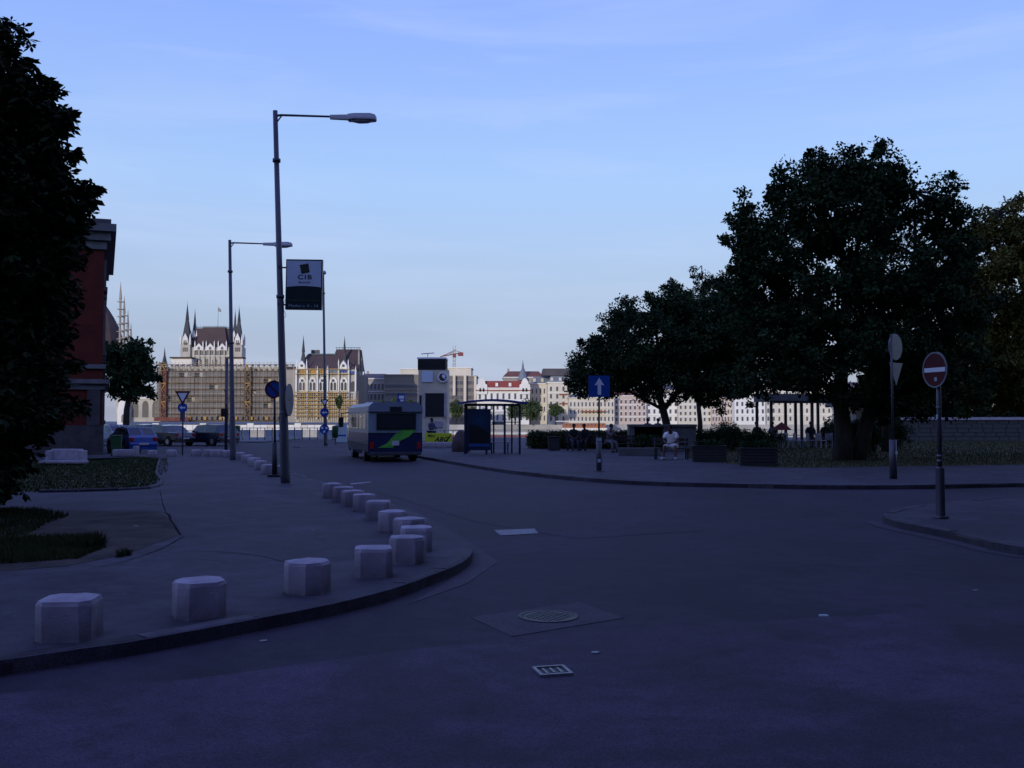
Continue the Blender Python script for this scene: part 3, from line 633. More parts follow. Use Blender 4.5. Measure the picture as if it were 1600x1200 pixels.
# one way sign (square)
pb = G(936, 737, PV); Y = pb.y
s = empty('one_way_sign', pb, 0, 'square blue sign with white upward arrow on a slim post at the park kerb', 'traffic sign')
MB().tube([(0, 0, -.02), (0, 0, 1.05)], [0.085, 0.08], 12).build('pole_base', M['lamp_steel'], s)
MB().tube([(0, 0, 1.05), (.015, 0, P(936, 590, Y).z - PV)], 0.03, 8).build('pole', M['dark_metal'], s)
MB().disc((0, 0, .012), .17, .03, 'z', 14).build('footing', M['concrete_d'], s)
zc = P(936.5, 603.5, Y).z - PV; w = 33 / FPX * Y
o = MB().box((0.01, -.05, zc), (w, .02, w)).build('sign_plate', M['sign_blue'], s)
a = MB(); h = w * .4; a.prism([(0.01, zc + h), (-.22 * w + .01, zc + .02), (-.075 * w + .01, zc + .04 * w + .02), (-.075 * w + .01, zc - h), (.085 * w + .01, zc - h), (.085 * w + .01, zc + .04 * w + .02), (.24 * w + .01, zc + .02)], -.066, -.0605, 'y'); a.build('arrow', M['sign_white'], o)
MB().box((0, -.088, 0.34), (.1, .006, .1)).box((0, -.085, 0.98), (.13, .006, .05)).build('sticker', M['white'], s)

# no entry sign
pb = G(1470, 810, PV); Y = pb.y
s = empty('no_entry_sign', pb, R(-75), 'red round no-entry sign with white bar on a post on the right-hand island', 'traffic sign')
MB().box((0, 0, .42), (.115, .115, .8), bev=.02).build('pole_base', M['lamp_steel'], s)
MB().box((0, 0, .02), (.18, .18, .04), bev=.01).build('footing', M['concrete_d'], s)
MB().tube([(0, 0, .82), (0, 0, P(1462, 556, Y).z - PV)], .035, 10).build('pole', M['lamp_steel'], s)
zc = P(1461, 578, Y).z - PV; r = .278
o = MB().disc((0, -.06, zc), r, .012, n=40).build('sign_disc', M['sign_red'], s)
a = MB(); a.box((0, -.069, zc), (r * 1.75, .005, r * .25)); a.build('white_bar', M['sign_white'], o)
a = MB(); ring(a, r * .95, r * 1.04, -.062, .02, 40, (0, zc)); a.build('rim', M['sign_back'], o)
MB().box((0.02, -.069, zc - .15), (.05, .004, .06)).build('sticker', M['white'], o)
for zz in (.9, .98, 1.75): MB().lathe([(.036, zz), (.045, zz), (.045, zz + .035), (.036, zz + .035)], n=10).build('band', M['sign_back'], s)
MB().box((0, -.039, 1.62), (.045, .003, .07)).build('sticker', M['white'], s)

# two-plate turned sign post, farther
pb = G(1396, 748, PV); Y = pb.y
s = empty('turned_sign_post', pb, R(40), 'tall post carrying grey backs of a round and a triangular sign before the large tree', 'traffic sign')
ht = P(1398, 522, Y).z - PV
MB().tube([(0, 0, -.02), (0, 0, 1.05)], [.10, .095], 12).build('pole_base', M['lamp_steel'], s)
MB().tube([(0, 0, 1.05), (0, 0, ht)], .032, 8).build('pole', M['lamp_steel'], s)
zc = P(1403, 541, Y).z - PV
MB().disc((.30, .05, zc), .36, .02, n=32).build('round_plate', M['sign_back'], s)
zt = P(1403, 566, Y).z - PV
MB().prism([(-.05, zt), (.67, zt), (.31, zt - .62)], .04, .055, 'y').build('triangle_plate', M['sign_back'], s)
MB().box((0, -.1, .7), (.12, .006, .08)).build('sticker', M['white'], s)

# traffic signal post beside second lamp
pb = G(353, 708, 0); Y = pb.y; pb = Vector((pb.x, pb.y, 0))
s = empty('signal_post', pb, 0, 'slim grey post with a small black signal box, just left of the second lamp post', 'post')
MB().tube([(0, 0, 0), (0, 0, P(352, 560, Y).z)], .08, 10).build('pole', M['lamp_steel'], s)
z = P(350, 645, Y).z
o = MB().box((-.06, -.1, z), (.34, .2, .42), bev=.02).build('signal_box', M['black'], s)
a = MB(); a.disc((-.06, -.205, z + .08), .06, .01); a.disc((-.06, -.205, z - .09), .06, .01); a.build('lens', M['dark_metal'], o)
MB().box((0, -.09, P(352, 610, Y).z), (.2, .03, .12)).box((0, -.09, P(352, 628, Y).z), (.12, .03, .2)).build('plate', M['sign_back'], s)

# ------------------------------------------------------------------ bus
bp0 = G(618, 722, 0)
bus = empty('city_bus', (bp0.x, bp0.y, 0), R(16), 'small grey and dark blue city bus with green swoosh standing at the stop', 'bus')
bus.scale = (1, 1, .93)
# local: rear face at y=0, bus runs to +y
BL, BW, BH = 7.3, 2.2, 2.62; Z0 = 0.28; zs = 1.26
def ring_sec(y, ws, inset=0):
    return [(-BW / 2 + inset, y, Z0), (BW / 2 - inset, y, Z0)]
b = MB()
lower = [(-1.02, Z0), (1.02, Z0), (1.1, 0.45), (1.1, zs), (-1.1, zs), (-1.1, 0.45)]
b.add([(x, y, z) for y in (0.06, BL - .06) for x, z in lower] , [list(range(5, -1, -1)), list(range(6, 12))] + [(i, (i + 1) % 6, 6 + (i + 1) % 6, 6 + i) for i in range(6)])
b.build('lower_body', M['bus_blue'], bus)
b = MB(); b.box((0, BL / 2, (zs + 2.18) / 2 + .003), (BW - .01, BL - .14, 2.18 - zs)); b.build('body', M['bus_white'], bus)
b = MB(); pr = [(-1.12, 2.185), (1.12, 2.185), (1.10, 2.42), (0.92, BH - .03), (0, BH), (-.92, BH - .03), (-1.10, 2.42)]
n = len(pr)
vs = [(x * (0.985 if y in (-.02, BL + .02) else 1), y, z) for y in (-.02, 0.12, BL - .1, BL + .02) for x, z in pr]
fs = [(r_ * n + i, r_ * n + (i + 1) % n, r_ * n + n + (i + 1) % n, r_ * n + n + i) for r_ in range(3) for i in range(n)] + [list(range(n - 1, -1, -1)), list(range(3 * n, 4 * n))]
b.add(vs, fs); b.build('roof', M['bus_roof'], bus)
MB().box((.03, 0.05, 1.76), (1.50, .05, .60), bev=.02).build('rear_window', M['winglass'], bus)
f_ = MB()
for sx in (-1, 1): f_.box((.03 + sx * .77, 0.04, 1.76), (.05, .06, .70))
f_.box((.03, .04, 2.085), (1.49, .06, .05)); f_.box((.03, .04, 1.435), (1.49, .06, .05)); f_.build('window_frame', M['black'], bus)
MB().box((0, -.03, 2.30), (.48, .03, .2)).build('route_display', M['black'], bus)
MB().box((0.0, .052, zs), (2.2, .02, .02)).build('waist_trim', M['dark_metal'], bus)
MB().prism([(.25, 1.40), (.83, 1.40), (.55, 1.10), (.1, .87), (-.12, .62), (-.72, .62), (-.35, .80), (-.2, 1.0), (-.05, 1.16)], .03, .056, 'y').build('swoosh', M['green'], bus)
MB().box((.0, .04, .82), (.3, .03, .2)).build('number_plate', M['plate'], bus)
MB().box((0, .03, .36), (2.1, .14, .14), bev=.02).build('bumper', M['bus_mud'], bus)
for sx in (-1, 1):
    o = MB().box((sx * .95, .045, .72), (.14, .04, .3), bev=.01).build('tail_lamp', M['tail'], bus)
for k in range(5):                                   # left side and right side windows
    for sx in (-1, 1):
        MB().box((sx * 1.095, .75 + k * 1.22 + .55, 1.76), (.03, 1.06, .66)).build('side_window', M['winglass'], bus)
for sx in (-1, 1):
    for yy in (1.5, 5.6):
        w_ = MB().disc((0, 0, 0), .42, .26, 'x', 24).build('wheel', M['rubber'], bus, (sx * .96, yy, .42))
        MB().disc((sx * .135, 0, 0), .22, .02, 'x', 20).build('rim', M['rim'], w_)
MB().box((-1.105, 3.6, .62), (.012, 7.0, .34)).build('side_grime', M['bus_mud'], bus)
MB().box((0, 5.5, BH + .04), (.9, .9, .1), bev=.03).build('roof_hatch', M['bus_roof'], bus)
a = MB(); a.tube([(-1.0, BL - .1, 2.25), (-1.38, BL + .1, 2.15), (-1.40, BL + .1, 1.95)], .025, 6); a.box((-1.42, BL + .1, 1.72), (.22, .1, .5), bev=.02); a.build('side_mirror', M['black'], bus)
for x in (-.7, .1): MB().tube([(x, .5, .36), (x, .5, .2)], .04, 8).build('exhaust_pipe', M['dark_metal'], bus)
# bus stop flag beyond the bus
Yb = 52.0; p = P(627, 622, Yb); s = empty('bus_stop_sign', (p.x, Yb, PV), 0, 'blue and white bus stop flag rising behind the bus roof', 'traffic sign')
MB().tube([(0, .04, 0), (0, .04, p.z - PV + .2)], .03, 8).build('pole', M['dark_metal'], s)
o = MB().box((0, -.0, p.z - PV), (.42, .03, .46)).build('sign_plate', M['sign_blue'], s)
MB().box((0.02, -.02, p.z - PV + .05), (.28, .006, .17)).box((0.04, -.02, p.z - PV - .13), (.2, .006, .1)).build('bus_symbol', M['sign_white'], o)

# ------------------------------------------------------------------ cars
def car(name, loc, rz, paint, label, kind='sedan', L=4.4, W=1.7, H=1.42, cat='car'):
    root = empty(name, loc, rz, label, cat, 'parked cars')
    if kind == 'sedan': prof = [(0, .62, 0), (.03, .78, 0), (.10, .83, 0), (.24, .90, 0), (.335, 1.36, 1), (.55, 1.41, 1), (.66, 1.36, 1), (.80, .96, 0), (.97, .90, 0), (1, .62, 0)]
    elif kind == 'wagon': prof = [(0, .62, 0), (.03, .78, 0), (.10, .83, 0), (.26, .92, 0), (.36, 1.38, 1), (.6, 1.44, 1), (.86, 1.40, 1), (.97, .98, 0), (.985, .9, 0), (1, .62, 0)]
    else: prof = [(0, .60, 0), (.03, .76, 0), (.12, .83, 0), (.24, .92, 0), (.38, 1.36, 1), (.60, 1.42, 1), (.82, 1.36, 1), (.965, .98, 0), (.985, .85, 0), (1, .58, 0)]
    k = H / 1.42; rings = []
    for (t, z, g) in prof:
        x = t * L - L / 2; e = 1 - .10 * (abs(2 * t - 1) ** 4); w = W / 2 * e; z *= k; belt = min(z - .02, .90 * k)
        wt = w * (.80 if g else .93)
        rings.append([(x, -w * .93, .24), (x, -w, .42), (x, -w, belt), (x, -wt, z - .015), (x, 0, z + .01), (x, wt, z - .015), (x, w, belt), (x, w, .42), (x, w * .93, .24)])
    body = MB(); glassq = []
    for i in range(len(rings) - 1):
        A, B = rings[i], rings[i + 1]; g0, g1_ = prof[i][2], prof[i + 1][2]
        for j in range(8):
            quad = [A[j], A[j + 1], B[j + 1], B[j]]
            if (g0 or g1_) and j in (2, 5): glassq.append(('side_window', quad, j)); body.add(quad, [(0, 1, 2, 3)], True); continue
            if (g0 != g1_) and j in (3, 4): glassq.append(('windscreen' if g1_ else 'rear_window', quad, j)); body.add(quad, [(0, 1, 2, 3)], True); continue
            body.add(quad, [(0, 1, 2, 3)], True)
    body.add(rings[0], [list(range(9))]); body.add(rings[-1], [list(range(9))]); body.box((0, 0, .26), (L * .96, W * .9, .06))
    bo = body.build('body', paint, root)
    groups = {}
    for nm, qd, j in glassq: groups.setdefault((nm, j if nm == 'side_window' else 0), []).append(qd)
    for (nm, j), qs in groups.items():
        g = MB()
        for qd in qs:
            c = sum((Vector(v) for v in qd), Vector()) / 4; nrm = (Vector(qd[1]) - Vector(qd[0])).cross(Vector(qd[3]) - Vector(qd[0])).normalized()
            if nrm.dot(c - Vector((0, 0, .7))) < 0: nrm = -nrm
            g.add([c + (Vector(v) - c) * (.90 if nm == 'side_window' else .9) + nrm * .008 for v in qd], [(0, 1, 2, 3)])
        g.build(nm, M['carglass'], root)
    for fx in (-.31, .31):
        for sy in (-1, 1):
            w_ = MB().disc((0, 0, 0), .30, .2, 'y', 20).build('wheel', M['rubber'], root, (fx * L, sy * (W / 2 - .09), .30))
            MB().disc((0, sy * .102, 0), .18, .012, 'y', 16).build('rim', M['rim'], w_)
            MB().disc((fx * L, sy * (W / 2 - .085), .33), .36, .15, 'y', 20).build('wheel_arch', M['black'], root)
    for sy in (-1, 1):
        MB().box((-L / 2 + .06, sy * W * .34, .66), (.1, .3, .13), bev=.02).build('headlight', M['headlamp'], root)
        MB().box((L / 2 - .045, sy * W * .38, .74), (.1, .22, .2), bev=.02).build('tail_light', M['tail'], root)
        MB().box((-L * .17, sy * (W / 2 + .05), .95 * k), (.1, .14, .1), bev=.02).build('mirror', M['black'], root)
    MB().box((L / 2 + .0, 0, .48), (.1, W * .88, .16), bev=.03).build('rear_bumper', paint, root)
    MB().box((-L / 2 - .0, 0, .44), (.1, W * .88, .16), bev=.03).build('front_bumper', paint, root)
    MB().box((L / 2 + .055, 0, .52 if kind != 'wagon' else .5), (.01, .48, .11)).build('number_plate', M['plate'], root)
    return root
# local +x is the rear of the car
def carpos(px, py): p = G(px, py, 0); return Vector((p.x, p.y, 0))
car('parked_car', (-19.50, 49.3, 0), math.atan2(-.76, .65), M['car_blue'], 'bright blue hatchback parked at the corner of the red building', 'hatch', L=3.45, W=1.55, H=1.38)
def cp(px, Y): return Vector((P(px, 658, Y).x, Y, 0))
car('parked_car', cp(222, 70), R(-40), M['car_grey'], 'dark grey car behind the blue hatchback, left of the two black cars', 'wagon', L=4.2)
car('parked_car', cp(178, 66), R(-40), M['car_light'], 'pale blue car mostly hidden behind the blue hatchback', 'sedan', L=4.2)
car('parked_car', cp(262, 65), R(-38), M['car_black'], 'black sedan in the middle behind the yield sign post', 'sedan', L=4.3)
car('parked_car', cp(330, 65.4), R(-38), M['car_navy'], 'dark navy estate car nearest the second lamp post', 'wagon', L=4.3)

# ------------------------------------------------------------------ red corner building, left
cor = G(158, 716, PV); cor = Vector((-19.05, 44.6, PV))
bd = empty('corner_building', cor, 0, 'dark red plaster corner building with pale cornices behind the big tree', 'building')
HB = P(158, 352, 44.6).z - PV
ds = Vector((-.395, .919)); df = Vector((-.93, -.30)).normalized()      # side wall and front wall directions
c0 = Vector((0, 0)); c1 = ds * 13.5; c3 = df * 22; c2 = c1 + c3
def quadprism(mb, k, z0, z1):            # outline pushed outwards by k
    nS = Vector((ds.y, -ds.x)); nF = Vector((-df.y, df.x)); nF = nF if nF.y < 0 else -nF
    a = c0 + nS * k + nF * k; b_ = c1 + nS * k - nF * k * 0 + ds * k; c_ = c2 + ds * k; d_ = c3 + nF * k
    mb.prism([a, b_, c_, d_], z0, z1, 'z')
def band(name, k, z0, z1, m):
    q = MB(); quadprism(q, k, z0, z1); return q.build(name, m, bd)
zc1 = P(158, 597, 44.6).z - PV
band('plinth', .10, -.15, 1.35, M['plinth'])
band('wall', .0, 1.35, zc1 - .35, M['brick_red'])
band('string_course', .14, zc1 - .35, zc1 - .08, M['trim']); band('string_course', .34, zc1 - .08, zc1 + .12, M['trim']); band('wall', .03, zc1 + .12, zc1 + .62, M['brick_red'])
band('string_course', .16, zc1 + .62, zc1 + .82, M['trim'])
band('wall', .0, zc1 + .82, HB - 1.15, M['brick_red'])
band('cornice', .12, HB - 1.15, HB - .75, M['trim']); band('cornice', .30, HB - .75, HB - .35, M['trim']); band('cornice', .55, HB - .35, HB, M['trim'])
q = MB(); quadprism(q, .3, HB, HB + .25); q.build('roof', M['roof_dark'], bd)
angS = math.atan2(ds.y, ds.x); angF = math.atan2(df.y, df.x)
nS = Vector((ds.y, -ds.x)); nF = Vector((-df.y, df.x)); nF = nF if nF.y < 0 else -nF
for k in range(9):                      # quoins at the corner
    z = zc1 + 1.2 + k * .78
    if z > HB - 1.4: break
    for (dv, nv, an) in ((ds, nS, angS), (df, nF, angF)):
        p = c0 + dv * (.28 if k % 2 else .4) + nv * .02
        MB().box((0, 0, 0), ((.56 if k % 2 else .8), .10, .66)).build('quoin', M['trim'], bd, (p.x, p.y, z), (0, 0, an)) if False else None
def bwin(dv, nv, an, u, z0, z1, w=1.15):
    p = c0 + dv * u + nv * .04
    f = MB(); h = z1 - z0
    f.box((-w / 2 - .1, 0, h / 2), (.2, .14, h + .3)); f.box((w / 2 + .1, 0, h / 2), (.2, .14, h + .3)); f.box((0, 0, h + .15), (w, .16, .3)); f.box((0, 0, -.1), (w + .5, .26, .18))
    fo = f.build('window', M['trim'], bd, (p.x, p.y, z0), (0, 0, an))
    MB().box((0, 0, h / 2), (w, .05, h)).build('pane', M['winglass'], fo)
    g = MB(); g.box((0, 0, h * .66), (w, .09, .07)); g.box((0, 0, h / 2 - .04), (.07, .088, h - .1)); g.build('sash', M['frame'], fo)
for u in (1.9, 4.7, 7.5, 10.3):
    bwin(ds, nS, angS, u, zc1 + 1.5, zc1 + 3.7); bwin(ds, nS, angS, u, zc1 + 4.6, HB - 1.7); bwin(ds, nS, angS, u, 1.6, zc1 - .7)
for u in (4.5, 8.0, 11.5, 15):
    bwin(df, nF, angF, u, zc1 + 1.5, zc1 + 3.7); bwin(df, nF, angF, u, zc1 + 4.6, HB - 1.7)
# pale pilaster strip at the corner
q = MB(); p = c0; q.box((ds.x * .45 + nS.x * .06, ds.y * .45 + nS.y * .06, (1.35 + zc1 - .35) / 2), (.8, .12, zc1 - 1.7), rz=angS); q.build('pilaster', M['plinth'], bd)
q = MB(); q.box((df.x * .35 + nF.x * .06, df.y * .35 + nF.y * .06, (1.35 + zc1 - .35) / 2), (.55, .12, zc1 - 1.7), rz=angF); q.build('pilaster', M['plinth'], bd)
# wall lamp with bracket on the front face
wl = cor + Vector((df.x * 2.0 + nF.x * .0, df.y * 2.0, P(100, 640, 43).z - PV))
s = empty('wall_lamp', wl, angF - math.pi, 'small white lamp on a wall bracket on the red building', 'lamp')
a = MB(); a.tube([(0.7, -.1, .12), (0.7, -.55, .12), (-.3, -.6, .10)], .025, 6); a.build('bracket', M['white'], s)
a = MB(); a.lathe([(.02, 0), (.09, -.03), (.11, -.3), (.0, -.34)], (-.3, -.6, .06), 10); a.build('lamp_shade', M['white'], s)
# green wheelie bin at its corner
p = G(181.5, 712.5, PV); s = empty('wheelie_bin', (p.x, p.y, PV), R(20), 'dark green wheelie bin between the red building and the blue hatchback', 'bin')
s.scale = (.85, .85, .85)
MB().box((0, 0, .55), (.48, .6, .92), taper=-.12, bev=.03).build('bin_body', M['bin_green'], s); MB().box((0, 0, 1.05), (.56, .68, .08), bev=.02).build('lid', M['bin_green'], s)
for sx in (-1, 1): MB().disc((sx * .24, .26, .1), .1, .05, 'x', 14).build('wheel', M['rubber'], s)
# pale concrete slabs by the grass
p = G(197, 713, PV); s = MB().box((0, 0, .15), (1.0, .35, .32), bev=.03).box((.48, 0, .22), (.14, .4, .48), bev=.02).build('concrete_trough', M['concrete'], None, (p.x, p.y - .1, PV)); tag(s, 'low pale concrete trough lying at the grass edge before the wheelie bin', 'planter')
# bench of concrete
p = G(100, 727, PV); s = empty('concrete_bench', p, R(-6), 'pale concrete bench with upright end on the grass under the big tree', 'bench')
MB().box((0, .2, .36), (1.15, .12, .42), bev=.02).build('backrest', M['concrete'], s)
MB().box((.05, -.1, .12), (1.6, .5, .10), bev=.02).build('seat', M['concrete'], s)
for x in (-.55, .62): MB().box((x, .08, .26), (.13, .5, .52), bev=.02).build('bench_end', M['concrete'], s)

# ------------------------------------------------------------------ grass and dirt, left
def blades(name, poly, n, h, w, z, m, jitter=1.0, parent=None, cover=None):
    poly = [Vector((p[0], p[1])) for p in poly]; xs = [p.x for p in poly]; ys = [p.y for p in poly]
    X = rng.uniform(min(xs), max(xs), n * 3); Y_ = rng.uniform(min(ys), max(ys), n * 3)
    inside = np.zeros(len(X), bool); j = len(poly) - 1
    for i in range(len(poly)):
        xi, yi, xj, yj = poly[i].x, poly[i].y, poly[j].x, poly[j].y
        c = ((yi > Y_) != (yj > Y_)) & (X < (xj - xi) * (Y_ - yi) / (yj - yi + 1e-9) + xi); inside ^= c; j = i
    if cover is not None: inside &= cover(X, Y_)
    X = X[inside][:n]; Y_ = Y_[inside][:n]; k = len(X)
    a = rng.uniform(0, 2 * math.pi, k); hh = h * rng.uniform(.4, 1.4, k) * jitter; ww = w * rng.uniform(.6, 1.3, k)
    lx = rng.normal(0, .35, k) * hh; ly = rng.normal(0, .35, k) * hh
    V = np.zeros((k, 3, 3)); V[:, 0] = np.stack([X - np.cos(a) * ww / 2, Y_ - np.sin(a) * ww / 2, np.full(k, z)], 1)
    V[:, 1] = np.stack([X + np.cos(a) * ww / 2, Y_ + np.sin(a) * ww / 2, np.full(k, z)], 1); V[:, 2] = np.stack([X + lx, Y_ + ly, z + hh], 1)
    return raw(name, V.reshape(-1, 3), 3, m, parent)
def raw(name, V, per, m, parent=None):
    me = bpy.data.meshes.new(name); nv = len(V); nf = nv // per
    me.vertices.add(nv); me.vertices.foreach_set('co', V.astype(np.float32).ravel()); me.loops.add(nv); me.loops.foreach_set('vertex_index', np.arange(nv, dtype=np.int32))
    me.polygons.add(nf); me.polygons.foreach_set('loop_start', np.arange(0, nv, per, dtype=np.int32)); me.polygons.foreach_set('loop_total', np.full(nf, per, np.int32))
    me.update(calc_edges=True); me.materials.append(m); return link(name, me, parent)
gl = [G(*p, PV) for p in ((-200, 770), (60, 769), (120, 768), (244, 762), (246, 735), (250, 717), (215, 714), (160, 719), (60, 722), (-200, 728))]
sheet('lawn_soil', gl, PV + .004, M['dirt_park'])
tag(blades('lawn', gl, 30000, .055, .03, PV, M['grass']), 'dark grass bed between the red building and the path', 'grass', kind='stuff')
# kerb edging of the bed
kerb('bed_edging', smooth_line([G(*p, PV) for p in ((60, 770), (150, 768), (243, 763), (247, 740), (251, 718))], .4), +1, L=.8, w=.08, z0=PV - .02, top=PV + .06)
dp = [G(*p, PV) for p in ((-250, 905), (0, 893), (100, 885), (190, 868), (240, 850), (282, 836), (268, 815), (248, 800), (150, 799), (60, 798), (-250, 800))]
sheet('dirt_bed', dp, PV + .004, M['dirt'])
strip('seam', smooth_line([G(*p, PV) for p in ((90, 798), (150, 799), (248, 800), (268, 815), (282, 836))], .3), .045, PV + .009, M['bitumen'], seam)
tag(blades('weeds', [G(*p, PV) for p in ((-250, 890), (0, 882), (120, 874), (165, 856), (150, 842), (100, 838), (0, 842), (-250, 850))], 16000, .06, .022, PV, M['grass']), 'ragged weeds along the front of the bare dirt patch', 'weeds', kind='stuff')
tag(blades('weeds', [G(*p, PV) for p in ((-250, 842), (40, 838), (75, 818), (110, 806), (60, 796), (-250, 796))], 10000, .065, .022, PV, M['grass']), 'dark weeds at the left back of the bare dirt patch', 'weeds', kind='stuff')
tag(blades('weed_tuft', [G(*p, PV) for p in ((118, 862), (162, 856), (155, 846), (125, 850))], 1100, .13, .02, PV, M['grass']), 'taller tuft of weeds standing out on the dirt patch', 'weeds')
tag(blades('weed_tuft', [G(*p, PV) for p in ((180, 872), (205, 868), (200, 864), (184, 868))], 160, .08, .015, PV, M['grass']), 'small weed tuft in the pavement crack at the dirt patch corner', 'weeds')
tag(blades('weeds', [G(*p, PV) for p in ((240, 745), (262, 740), (262, 716), (240, 716))], 900, .10, .025, PV, M['grass_y']), 'sparse weeds spilling over the edging onto the pavement', 'weeds', kind='stuff')

# park lawn, right
pl = [G(*p, PV) for p in ((1075, 716), (1120, 722), (1170, 729), (1250, 731), (1400, 729), (1600, 726))] + [(40, 33.5), (40, 74), (18, 74), (10, 56)]
sheet('park_soil', pl, PV + .004, M['dirt_park'])
tag(blades('park_lawn', pl, 60000, .07, .035, PV, M['grass_y']), 'dull yellowish grass of the park under the trees at right', 'grass', kind='stuff')
o = MB().box((0, 0, .01), (.18, .1, .02)).build('litter', M['white'], None, G(1481, 706, PV)); tag(o, 'white scrap lying on the park grass beside the no-entry post', 'litter')

# ------------------------------------------------------------------ trees
def leaf_cloud(cent, nper, rad, L_, W_, droop=0.0, palm=1, flat=.75):
    N = len(cent) * nper
    C = np.repeat(np.asarray(cent), nper, 0); rr = np.repeat(np.asarray(rad), nper)
    d = rng.normal(0, 1, (N, 3)); d /= np.linalg.norm(d, axis=1)[:, None]; t = rng.uniform(0, 1, N) ** .45
    pos = C + d * (rr * t)[:, None] * np.array([1, 1, flat])
    if palm > 1:
        pos = np.repeat(pos, palm, 0); d = np.repeat(d, palm, 0)
        ph = np.tile(np.arange(palm) * 2 * math.pi / palm, N) + np.repeat(rng.uniform(0, 6.28, N), palm)
        tlt = np.repeat(rng.normal(0, .55, (N, 2)), palm, 0); dirv = np.stack([np.cos(ph), np.sin(ph), np.full(N * palm, -droop) + np.cos(ph) * tlt[:, 0] + np.sin(ph) * tlt[:, 1] + rng.normal(0, .2, N * palm)], 1); N *= palm
    else:
        dirv = rng.normal(0, 1, (N, 3)) + d * .5; dirv[:, 2] -= droop
    dirv /= np.linalg.norm(dirv, axis=1)[:, None]
    up = rng.normal(0, .6, (N, 3)); up[:, 2] += 1; side = np.cross(dirv, up); side /= np.linalg.norm(side, axis=1)[:, None] + 1e-9
    sz = rng.uniform(.6, 1.3, N)[:, None]; Lv = dirv * L_ * sz; Wv = side * W_ * sz * .5
    V = np.zeros((N, 4, 3)); V[:, 0] = pos; V[:, 1] = pos + Lv * .6 + Wv; V[:, 2] = pos + Lv; V[:, 3] = pos + Lv * .6 - Wv
    return V.reshape(-1, 3)
def tree(name, base, trunk, limbs, blobs, nclump, nper, crad, leaf, lm, label, group=None, palm=1, droop=.2, cat='tree', keep=None, twig=.02, gap=-.16, gapf=.95):
    """blobs: (centre, radii) ellipsoids that the clumps of leaves fill; all local to base"""
    root = empty(name, base, 0, label, cat, group)
    t = MB()
    for tr in trunk: t.tube([p for p, r in tr], [r for p, r in tr], 10, smooth=True)
    t.build('trunk', M['bark'], root)
    vol = np.array([b[1][0] * b[1][1] * b[1][2] for b in blobs]) ** .75; cnt = np.maximum(1, (nclump * vol / vol.sum()).astype(int)); cents = []; bc = []
    for (c, r), k in zip(blobs, cnt):
        d = rng.normal(0, 1, (k, 3)); d /= np.linalg.norm(d, axis=1)[:, None]; q = rng.uniform(.1, 1, k) ** .5
        cc = np.array(c) + d * q[:, None] * np.array(r); cents.append(cc); bc += [c] * k
    sp = []
    for (c, r) in blobs:
        k = max(4, int(5 * (r[0] * r[2]) ** .5)); d = rng.normal(0, 1, (k, 3)); d /= np.linalg.norm(d, axis=1)[:, None]
        sp.append(np.array(c) + d * rng.uniform(1.0, 1.22, k)[:, None] * (np.array(r) + [.15, .15, .15])); bc += [c] * k
    nmain = sum(len(c_) for c_ in cents); cents = np.concatenate(cents + sp)
    nz = np.array([mnoise.noise(Vector((float(p[0]), float(p[1]) * .6, float(p[2]))) * gapf + Vector((3.1, 1.7, 9.2))) for p in cents])
    ok_ = (nz > gap) | (np.arange(len(cents)) >= nmain); nmain = int(ok_[:nmain].sum()); cents = cents[ok_]; bc = [b for b, k_ in zip(bc, ok_) if k_]
    small = np.arange(len(cents)) >= nmain
    if keep is not None: msk = keep(cents); cents = cents[msk]; bc = [b for b, k_ in zip(bc, msk) if k_]
    rad = crad * rng.uniform(.6, 1.4, len(cents)) * np.where(small, .55, 1.0)
    br = MB()
    nodes = [Vector(p) for l_ in limbs for p, r in l_]
    for l_ in limbs: br.tube([p for p, r in l_], [r for p, r in l_], 7)
    for i in range(0, len(cents), 2):
        p = Vector(cents[i]); nn_ = min(nodes, key=lambda q_: (q_ - p).length); mid = (p + nn_) / 2 + Vector((random.uniform(-.2, .2), random.uniform(-.2, .2), random.uniform(.0, .25)))
        br.tube([nn_, mid, p], [twig * 1.6, twig, twig * .4], 4, cap=False)
    br.build('branches', M['bark'], root)
    V = leaf_cloud(cents, nper, rad, leaf[0], leaf[1], droop, palm)
    cr_ = raw('crown', V, 4, lm, root); cr_['kind'] = 'stuff'
    return root
shrink = 5
def px_blob(px, py, Y, rx, rz, ry, base):               # an ellipsoid given by its place and radii in pixels at distance Y
    c = P(px, py, Y) - base; k = Y / FPX
    q_ = shrink; return ((c.x, c.y, c.z), (max(rx - q_, 6) * k, ry, max(rz - q_, 6) * k))
# the middle tree
B = Vector((*G(1043, 703, PV)[:2], PV)); Y = B.y
def V3(px, py, Yy, b=None): return P(px, py, Yy) - B
tr = [[(Vector((0, 0, -.05)), .30), (V3(1042, 665, Y), .22), (V3(1036, 640, Y), .20), (V3(1028, 610, Y), .16)], [(V3(1036, 642, Y), .15), (V3(1058, 612, Y + .5), .12)]]
lm = [[(V3(1028, 612, Y), .14), (V3(1000, 570, Y - .5), .10), (V3(960, 530, Y - 1), .06)], [(V3(1028, 612, Y), .13), (V3(1030, 550, Y + .5), .1), (V3(1020, 490, Y + .5), .06)], [(V3(1058, 612, Y + .5), .11), (V3(1090, 560, Y), .09), (V3(1130, 510, Y), .05)],
      [(V3(1036, 640, Y), .1), (V3(980, 610, Y), .07), (V3(925, 600, Y), .04)], [(V3(1058, 614, Y), .08), (V3(1110, 600, Y), .05), (V3(1160, 590, Y), .03)]]
